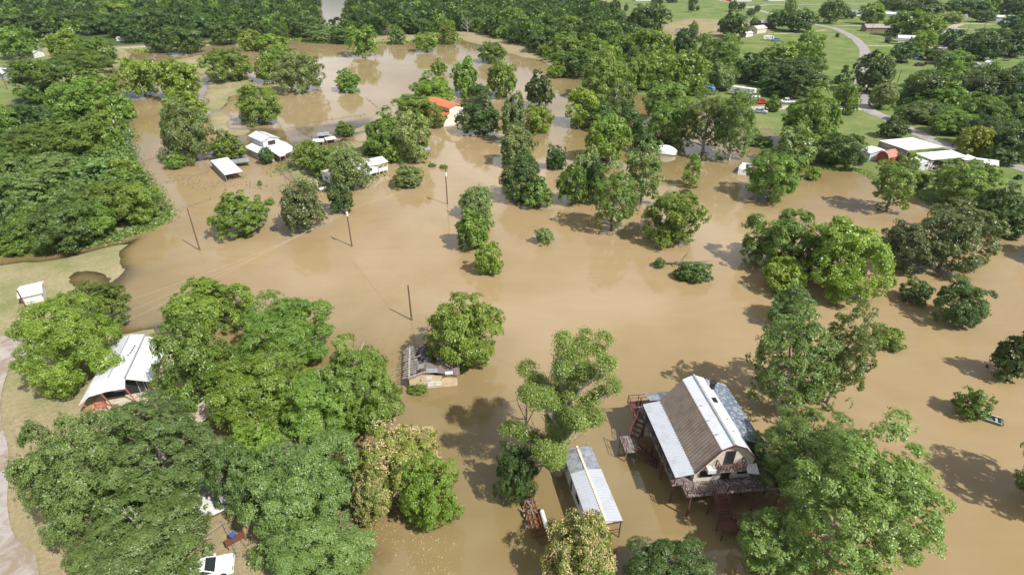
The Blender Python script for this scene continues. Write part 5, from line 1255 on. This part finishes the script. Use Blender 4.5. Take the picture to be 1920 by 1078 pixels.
# ================================================================ poles, wires, fences
def pole(label, px, h, lean=(0,0), arm=True, box=False, group=None, z=0):
    p = at(px[0], px[1], z)
    O = thing('utility_pole', label, 'utility pole', tuple(p), 0, group)
    mb = MB(); mb.tube([(0,0,-1),(lean[0]*h,lean[1]*h,h)],[.15,.10],8); mb.build('shaft', POLE, O); t = Vector((lean[0]*h,lean[1]*h,h))
    if arm:
        mb = MB(); mb.beam(t+Vector((-1.0,.3,-.4)), t+Vector((1.0,-.3,-.4)), .1); a_ = mb.build('crossarm', POLE, O)
        mb = MB(); [mb.cyl(t+Vector((x,-.3*x,-.25)),.05,.2) for x in (-.9,-.4,.4,.9)]; mb.build('insulators', CHROME, a_)
    if box: mb = MB(); mb.cyl(t*.87+Vector((.1,-.28,-.1)),.22,.75); mb.cyl(t*.87+Vector((.1,-.28,.32)),.12,.12); mb.build('transformer', WHITE_PAINT, O)
    return p+t-Vector((0,0,.3))
T1 = pole('leaning bare pole in the water right of the left thicket tip', (375,470), 8.6, (0.0,.02), False)
mb = MB(); mb.tube([(0,0,-.3),(1.0,-2.2,.25)],.09,6); mb.tube([(.2,0,-.3),(1.5,-2.6,.15)],.06,6); o = mb.build('broken_pole', mat('yellow_wood',(.45,.33,.14),.8)); o.location = at(374,463,0); tag(o, 'broken yellowish timbers lying in the water at the leaning pole', 'timber')
T2 = pole('pole with white transformer in the water below the red canopy', (660,462), 8.0, (0,.01), False, True)
T3 = pole('pole with white transformer in open water left of the middle grove', (839,383), 8.2, (0,0), False, True)
T4 = pole('short dark pole in the water behind the burnt-roof cottage', (772,600), 6.3, (0,0), False)
T5 = pole('thin pole with a pale base box beside the small shed', (60,598), 5.2, (0,0), False, False, None, .3)
T6 = pole('pole with transformer rising from the left of the middle grove', (975,300), 9.5, (0,0), False, True)
T7 = pole('pole with crossarm on the lawn at the right thicket', (1671,190), 11, (0,0), True, False, None, .5)
T8 = pole('tall pole with crossarm near the far shiny roofed house', (1842,60), 16, (0,0), True, False, None, .5)
T9 = pole('pole beside the leaf covered far left channel', (213,214), 8, (0,0), True, True)
T10 = pole('pole in the grass left of the upper left woods', (82,105), 9, (0,0), True, True, None, .5)
T11 = pole('pole beside the far little travel trailer', (267,77), 9, (0,0), True, True, None, .5)
T12 = pole('pole at the farmstead below the red house', (1446,82), 10, (0,0), False, False, None, .5)
T13 = pole('pole behind the brown long house', (1631,70), 12, (0,0), True, False, None, .5)
T14 = pole('thin pole on the upper right lawn, left of the road end', (1812,64), 8, (0,0), False, False, None, .5)
T15 = pole('short pole on the far left grass beside the white roofs', (14,168), 8, (0,0), False, False, None, .5)
T16 = pole('old pole at the channel fence corner beside the thicket', (228,266), 7, (-.05,0), False, True, None, 0)
def wire(label, a, b, sag=.8, m=WIRE, r=.016):
    pts = [a.lerp(b, i/14)-Vector((0,0,sag*4*(i/14)*(1-i/14))) for i in range(15)]; mb = MB(); mb.tube(pts, r, 4); o = mb.build('power_line', m); tag(o, label, 'power line')
off = at(-120,760,6.5)
for i, dx in enumerate((0,3.2,6.6)): wire(('lowest','middle','upper')[i]+' pale cable running from the lower left to the transformer pole in the water', off+Vector((0,dx*2.2,0)), T2+Vector((0,0,-.35*i)), 1.0+.2*i, LIGHT_WIRE, .008)
wire('cable between the leaning bare pole and the transformer pole', T1, T2, .6)
wire('cable between the two transformer poles in open water', T2, T3, .8); wire('cable from the open water transformer pole to the middle grove', T3, T6, .9)
wire('cable from the leaning bare pole back to the channel fence corner', T1, T16, 1.2); wire('cable along the channel from its fence corner pole', T16, T9, 1)
wire('cable from the short dark pole to the stilt house', T4, Vector((18.2,48.5,5.2)), .8); wire('cable from the transformer pole down to the short dark pole', T2, T4, .8)
wire('cable crossing above the right thicket to the lawn pole', T7, T7+Vector((70,-28,1)), 2); wire('cable from the lawn pole to the far upper right', T7, T8, 3)
wire('lower cable above the right thicket', T7+Vector((.6,0,-.4)), T7+Vector((70.6,-28,.6)), 2.2)
def fence(label, px, h=1.1, step=3.0, debris=0.0, m=WOOD, group=None, z=None):
    O = None; pts = [at(x, y, 0 if z is None else z) for x, y in px]; segs = []
    O = thing('fence', label, 'fence', tuple(pts[0]), 0, group); o0 = pts[0]; rr = random.Random(len(px)+int(px[0][0])); fl = []; allp = []
    for a, b in zip(pts, pts[1:]):
        n = max(1, int((b-a).length/step)); allp += [a.lerp(b, i/n) for i in range(n)]
    allp.append(pts[-1])
    for p in allp[:100]: mb = MB(); q = p-o0; hh = h*rr.uniform(.5,1.1); mb.tube([q+Vector((0,0,-.6)), q+Vector((rr.uniform(-.12,.12),rr.uniform(-.12,.12),hh))],.06,5); mb.build('post', m, O)
    mb = MB()
    for a, b in zip(allp, allp[1:]):
        for zz in (h*.3, h*.65): mb.beam(a-o0+Vector((0,0,zz)), b-o0+Vector((0,0,zz)),.025)
    mb.build('wire', m, O)
    if debris:
        mb = MB()
        for a, b in zip(allp, allp[1:]):
            for k in range(int(debris*(b-a).length)):
                q = a.lerp(b, rr.random())-o0+Vector((rr.gauss(0,.22),rr.gauss(0,.22),.03)); v = Vector((rr.uniform(-1,1),rr.uniform(-1,1),rr.uniform(-.1,.15)))*rr.uniform(.15,.8); mb.beam(q, q+v, rr.uniform(.03,.12),.06)
        d = mb.build('drift_debris', WOOD); d.location = tuple(o0); tag(d, 'twigs and drift caught along the '+label.replace('from the thicket corner ', ''), 'debris', kind='stuff')
fence('flooded fence from the thicket corner to the tall tree', [(246,309),(300,295),(345,290)], 1.0, 4, 4)
fence('flooded fence behind the low white shelter', [(384,298),(440,292),(480,285)], 1.0, 4, 3)
fence('flooded fence between the thicket and the shelter', [(313,343),(345,336),(392,322)], 1.0, 4, 5)
fence('flooded fence crossing by the leaning bare pole', [(312,402),(356,388),(395,375)], 1.1, 3.5, 3)
fence('long drift lined fence above the white barn', [(520,246),(555,238),(600,228),(645,221),(684,216)], 1.0, 4, 7)
fence('drift lined fence down to the wrecked little sheds', [(556,240),(575,252),(592,262)], 1.0, 3, 7)
fence('drift lined fence right of the wrecked little sheds', [(628,262),(660,252),(685,245)], 1.0, 3, 9)
fence('broken fence in front of the low white shelter', [(400,345),(430,338),(462,330)], .7, 4, 3)
fence('fence beside the far left channel', [(243,98),(236,112),(232,135),(226,160)], 1.0, 5, 1)
fence('flooded fence down the channel to the thicket corner', [(226,235),(242,305),(284,358),(312,402)], 1.0, 5, 3)
fence('faint wire fence of the farm lawn at the right', [(1742,392),(1795,384),(1850,352),(1890,345)], 1.0, 5, 0, GREY_WALL, None, .5)
fence('wire fence across the lawn above the farm roofs', [(1605,268),(1640,264),(1668,262)], 1.0, 4, 0, GREY_WALL, None, .5)
fence('stone edged bank in front of the mobile home', [(528,322),(538,335),(552,345)], .25, 1.2, 14)
fence('faint fence line in the far water', [(686,184),(700,196),(712,206)], .6, 4, 2)

# ================================================================ loose things
def dead(label, px, h, spread, m=DEADWOOD, z=.4, lying=None, name='dead_tree', seed=1, n=14):
    p = at(px[0], px[1], z); O = thing(name, label, 'dead tree', tuple(p)); rr = random.Random(seed)
    mb = MB(); mb.tube([(0,0,-.6),(.1,0,h*.3),(0,.1,h*.6),(.1,.1,h)],[.28*h/9,.22*h/9,.14*h/9,.04],7); mb.build('trunk', m, O)
    for k in range(n):
        a_ = rr.uniform(0,6.28); z0 = h*rr.uniform(.25,.75); L_ = spread*rr.uniform(.5,1); e = Vector((math.cos(a_)*L_, math.sin(a_)*L_, z0+L_*rr.uniform(.4,1.1))); md = Vector((0,0,z0)).lerp(e,.5)+Vector((0,0,-.1*L_))
        b2 = MB(); b2.tube([(0,0,z0),md,e],[.10*h/9,.07*h/9,.02],5)
        for q in range(6): s_ = md.lerp(e, rr.random()); b2.tube([s_, s_+Vector((rr.uniform(-1,1),rr.uniform(-1,1),rr.uniform(0,1)))*L_*.4],[.035*h/9,.012],3)
        b2.build('limb', m, O)
    if lying: O.rotation_euler = lying
    return O
dead('bare pale dead tree on the far grass bank', (877,68), 11.5, 5, seed=4, n=12)
dead('grayish leafless tree among the far bank bushes', (727,76), 8, 4, WOOD, seed=6, n=18)
O = dead('uprooted tree lying in the water right of the round topiary', (1235,492), 9.5, 2.2, WOOD, .3, (R_(84),0,R_(80)), 'fallen_tree', 9, 16)
for (cx, cy, w, h, k, lab) in ((1304,508,62,40,'olive','lying at the right end of the uprooted tree'),(1237,492,22,20,'dbush','small, at the left end of the uprooted tree'),(1278,512,34,24,'olive','at the middle of the uprooted tree')):
    t_ = tree(cx, cy, w, h, 'dbush', lab)
tree(1021, 441, 34, 32, 'ball', 'clipped into a ball, alone in the water')
tree(1185, 868, 1, 1, 'dbush', 'x') if False else None
for i, (cx, cy, w, h, lab) in enumerate(((832,312,18,9,'tuft right of the low rounded mimosa'),(810,309,16,8,'tuft beside the low rounded mimosa'),(784,728,38,16,'at the foot of the burnt-roof cottage wall'),(505,377,18,14,'in the water right of the pale wide tree'),(487,343,8,11,'tiny, on the fence above the pale wide tree'),(1427,264,46,24,'flat, in the lawn pond'),(1660,176,30,22,'under the tall tree by the road'),(1605,183,12,10,'at the road edge'))): tree(cx, cy, w, h, 'bush', lab)
# bare limbs of the sparse tree
dead('leafless grey limbs reaching from the foot of the sparse tall tree', (1036,880), 4.6, 3.6, PALE_BARK, 0, None, 'dead_branches', 14, 9)
dead('leafless limbs poking from the left side of the sparse tall tree', (985,850), 7.5, 2.6, DEADWOOD, 0, None, 'dead_branches', 15, 9)
mb = MB(); mb.tube([(-.9,0,.55),(-.75,0,.55),(.75,0,.55),(.9,0,.55)],[.15,.38,.38,.15],12); O = thing('propane_tank','white tank on legs under the left end of the mobile home','tank',tuple(at(606,358,0)),R_(35)); mb.build('tank', WHITE_PAINT, O, True)
for x in (-.5,.5): mb = MB(); mb.box(x-.08,x+.08,-.3,.3,-.3,.25); mb.build('leg', GREY_WALL, O)
O = thing('garden_canopy','small red topped canopy at the spiky tree below the mobile home','canopy',tuple(at(650,378,0)),0)
mb = MB(); mb.add([(-.6,-.6,1.6),(.6,-.6,1.6),(.6,.6,1.6),(-.6,.6,1.6),(0,0,2.0)],[(0,1,4),(1,2,4),(2,3,4),(3,0,4),(3,2,1,0)]); mb.build('top', CAR_RED, O)
for x in (-.55,.55):
    for y in (-.55,.55): mb = MB(); mb.beam((x,y,-.4),(x,y,1.6),.05); mb.build('leg', WHITE_PAINT, O)
O = thing('mailbox_post','white lamp post at the corner of the mobile home','post',tuple(at(597,356,0)),0); mb = MB(); mb.tube([(0,0,-.5),(0,0,1.8)],.06,6); mb.build('shaft', WHITE_PAINT, O); mb = MB(); mb.cyl((0,0,1.95),.14,.25); mb.build('lamp', WHITE_PAINT, O)
O = thing('trampoline','round trampoline on the upper right lawn','trampoline',tuple(at(1887,114,.5)),0); mb = MB(); mb.cyl((0,0,.85),1.9,.06,'z',20); mb.build('mat', RUBBER, O); mb = MB(); [mb.beam((1.8*math.cos(k),1.8*math.sin(k),0),(1.8*math.cos(k),1.8*math.sin(k),.85),.08) for k in (0,1.57,3.14,4.7)]; mb.build('legs', GREY_WALL, O)
gable('dog_house','tiny white shed alone on the upper right lawn','shed',tuple(at(1852,124,.5)),R_(20),2.2,2.4,1.7,2.4,WHITE_PAINT,WHITE_METAL,.2,[('door',-.5,.5,-1.23,0,1.5,'y',DARK)])
O = thing('lawn_mower','black riding mower on the lawn at the right edge','mower',tuple(at(1908,336,.5)),R_(20)); mb = MB(); mb.box(-.8,.8,-.4,.4,.3,.6); mb.box(.2,.9,-.3,.3,.6,.9); mb.build('body', CAR_DARK, O); mb = MB(); mb.box(-.5,-.1,-.25,.25,.6,.75); mb.box(-.55,-.45,-.25,.25,.75,1.2); mb.build('seat', RUBBER, O)
for x in (-.6,.6):
    for y in (-.45,.45): mb = MB(); mb.cyl((x,y,.28),.28,.2,'y'); mb.build('wheel', RUBBER, O)
O = thing('barbecue_grill','black grill with cart in front of the farm junk canopy','grill',tuple(at(1751,322,.5)),R_(10)); mb = MB(); mb.tube([(-.6,0,.9),(-.5,0,.9),(.5,0,.9),(.6,0,.9)],[.1,.35,.35,.1],10); mb.build('drum', RUBBER, O); mb = MB(); [mb.beam((x,y,0),(x,y,.8),.05) for x in (-.4,.4) for y in (-.25,.25)]; mb.build('legs', RUBBER, O)
O = thing('street_lamp','thin lamp post at the farm roof edge by the road','lamp',tuple(at(1749,274,.5)),0); mb = MB(); mb.tube([(0,0,0),(0,0,3.2)],.06,6); mb.build('shaft', WIRE, O); mb = MB(); mb.box(-.1,.6,-.12,.12,3.15,3.3); mb.build('head', CAR_DARK, O)
# far buildings
gable('far_house','long low brown brick house with gray roof beside the road','house',tuple(at(1645,59,.5)),R_(88),7.5,19,2.6,4.4,BRICK,mat('gray_brown_roof',(.30,.26,.24),.85,col2=(.22,.19,.17),scale=.4,amt=.7),.4,[('window',-1.5,-.3,-9.53,1,2,'y',GLASS)])
gable('far_house','cottage with shiny white roof above the parked dark cars','house',tuple(at(1697,79,.5)),R_(70),7,9,2.4,3.6,WHITE_PAINT,WHITE_METAL,.4,[])
shelter('far_shelter','lower shiny roof in front of the upper cottage','%s' and tuple(at(1686,83,.5)),R_(0),8,3,2.2,2.4,GALV)
gable('far_house','white roofed house at the left edge of the picture','house',tuple(at(8,145,.5)),R_(75),8,12,2.6,3.8,GREY_WALL,WHITE_METAL,.5,[])
gable('far_house','lower white roof house behind trees at the upper left','house',tuple(at(58,107,.5)),R_(80),6,11,2.4,3.4,WHITE_PAINT,WHITE_METAL,.4,[])
gable('far_house','tan roofed cabin on the farmstead in the brown field','house',tuple(at(1420,62,.5)),R_(-55),6,10,3,4.4,CREAM,mat('tan_cabin_roof',(.55,.50,.42),.6,col2=(.45,.4,.33),scale=.5,amt=.5),.4,[('window',-1,.2,-5.03,1,2,'y',GLASS)])
gable('far_house','dark red house with white base at the top of the farmstead','house',tuple(at(1436,54,.5)),R_(85),7,9,4,5.4,RED_WOOD,GALV,.4,[('door',-.6,.6,-4.53,0,2.1,'y',DARK)])
gable('far_shed','small white shed at the left of the farmstead','shed',tuple(at(1399,69,.5)),R_(-50),4,8,2.2,3,WHITE_PAINT,WHITE_METAL,.3,[])
gable('far_house','long white building at the top edge near the red car','house',tuple(at(1388,3,.5)),R_(88),8,20,3,4.5,WHITE_PAINT,WHITE_METAL,.4,[('door',-.8,.8,-10.03,0,2.3,'y',DARK)])
gable('far_house','reddish roofed house at the top edge right of the white building','house',tuple(at(1453,2,.5)),R_(88),9,17,3,4.6,WHITE_PAINT,mat('dusty_red_roof',(.42,.17,.15),.7,col2=(.3,.14,.12),scale=.4,amt=.6),.4,[])
gable('far_house','gray roofed house at the top edge above the brown field','house',tuple(at(1205,2,.5)),R_(90),8,16,3,4.2,WHITE_PAINT,GALV,.4,[])
gable('far_house','white roofed house half hidden right of the second road tree','house',tuple(at(1672,33,.5)),R_(60),7,13,2.6,3.8,WHITE_PAINT,WHITE_METAL,.4,[])
gable('far_house','small white house left of the brown long house trees','house',tuple(at(1603,30,.5)),R_(88),6,10,2.6,3.8,WHITE_PAINT,GALV,.4,[])
gable('far_house','pale shiny roofed house near the far upper right car','house',tuple(at(1880,40,.5)),R_(84),8,15,3,4,GREY_WALL,WHITE_METAL,.4,[('window',-1,1,-7.53,1,2.2,'y',GLASS)])
gable('far_house','white topped house at the far junk yard','house',tuple(at(1808,27,.5)),R_(80),7,12,2.8,3.8,WHITE_PAINT,GALV,.4,[])
gable('far_house','light tan roof hidden among upper right trees','house',tuple(at(1752,98,.5)),R_(85),6,11,2.4,3.4,WHITE_PAINT,TAN_ROOF,.4,[])
gable('far_house','bright roofed trailer house behind the right thicket','house',tuple(at(1885,97,.5)),R_(86),5,12,2.4,3.2,WHITE_PAINT,WHITE_METAL,.3,[])
gable('far_shed','turquoise roofed shed right of the shiny cottage trees','shed',tuple(at(1778,61,.5)),R_(88),4,9,2.2,3,WHITE_PAINT,GALV,.3,[])
gable('far_shed','bluish roof deep in the middle grove left of the pale tree','shed',tuple(at(1145,172,.5)),R_(40),5,6,2.2,3,GREY_WALL,GALV,.3,[])
O = thing('open_frame_shed','dark open frame shed with scrap in the brown field','shed',tuple(at(1280,62,.5)),R_(-5)); mb = MB(); [mb.beam((x,y,0),(x,y,2.4),.15) for x in (-5,-2.5,0,2.5,5) for y in (-1.5,1.5)]; mb.beam((-5,1.5,2.4),(5,1.5,2.4),.2); mb.beam((-5,-1.5,2.4),(5,-1.5,2.4),.2); mb.build('frame', WOOD, O); mb = MB(); mb.box(-5,5,1.35,1.42,.1,2.2); mb.build('wall', GREY_WALL, O)
rr = random.Random(77)
for i in range(14):
    x, y = rr.uniform(1792,1812), rr.uniform(27,36)
    mb = MB(); w_ = rr.uniform(1,2.5); mb.box(-w_,w_,-1,1,0,rr.uniform(.6,1.8)); mb.box(-w_*.4,w_*.4,-.6,.6,1.6,2.2); o = mb.build('junk_item', rr.choice([WHITE_PAINT,GREY_WALL,WOOD,GALV])); o.location = at(x,y,.5); o.rotation_euler = (0,0,rr.uniform(0,3)); tag(o, 'pale junk heaped in the yard among the upper right trees', 'junk', 'junk in the upper right yard')

# ---------------------------------------------------------------- haze: thin summer air
hm = bpy.data.materials.new('haze_air'); hm.use_nodes = True; ht = hm.node_tree; ht.nodes.remove(ht.nodes['Principled BSDF'])
pv = ht.nodes.new('ShaderNodeVolumePrincipled'); pv.inputs['Density'].default_value = 0.00006; pv.inputs['Color'].default_value = (0.72, 0.86, 1.0, 1); pv.inputs['Anisotropy'].default_value = 0.2
ht.links.new(pv.outputs[0], ht.nodes['Material Output'].inputs['Volume'])
mb = MB(); mb.box(-3100, 3100, -40, 2700, -2.0, 60); o = mb.build('haze', hm); o['kind'] = 'stuff'; tag(o, 'thin pale summer haze over the flooded land', 'haze', kind='stuff')
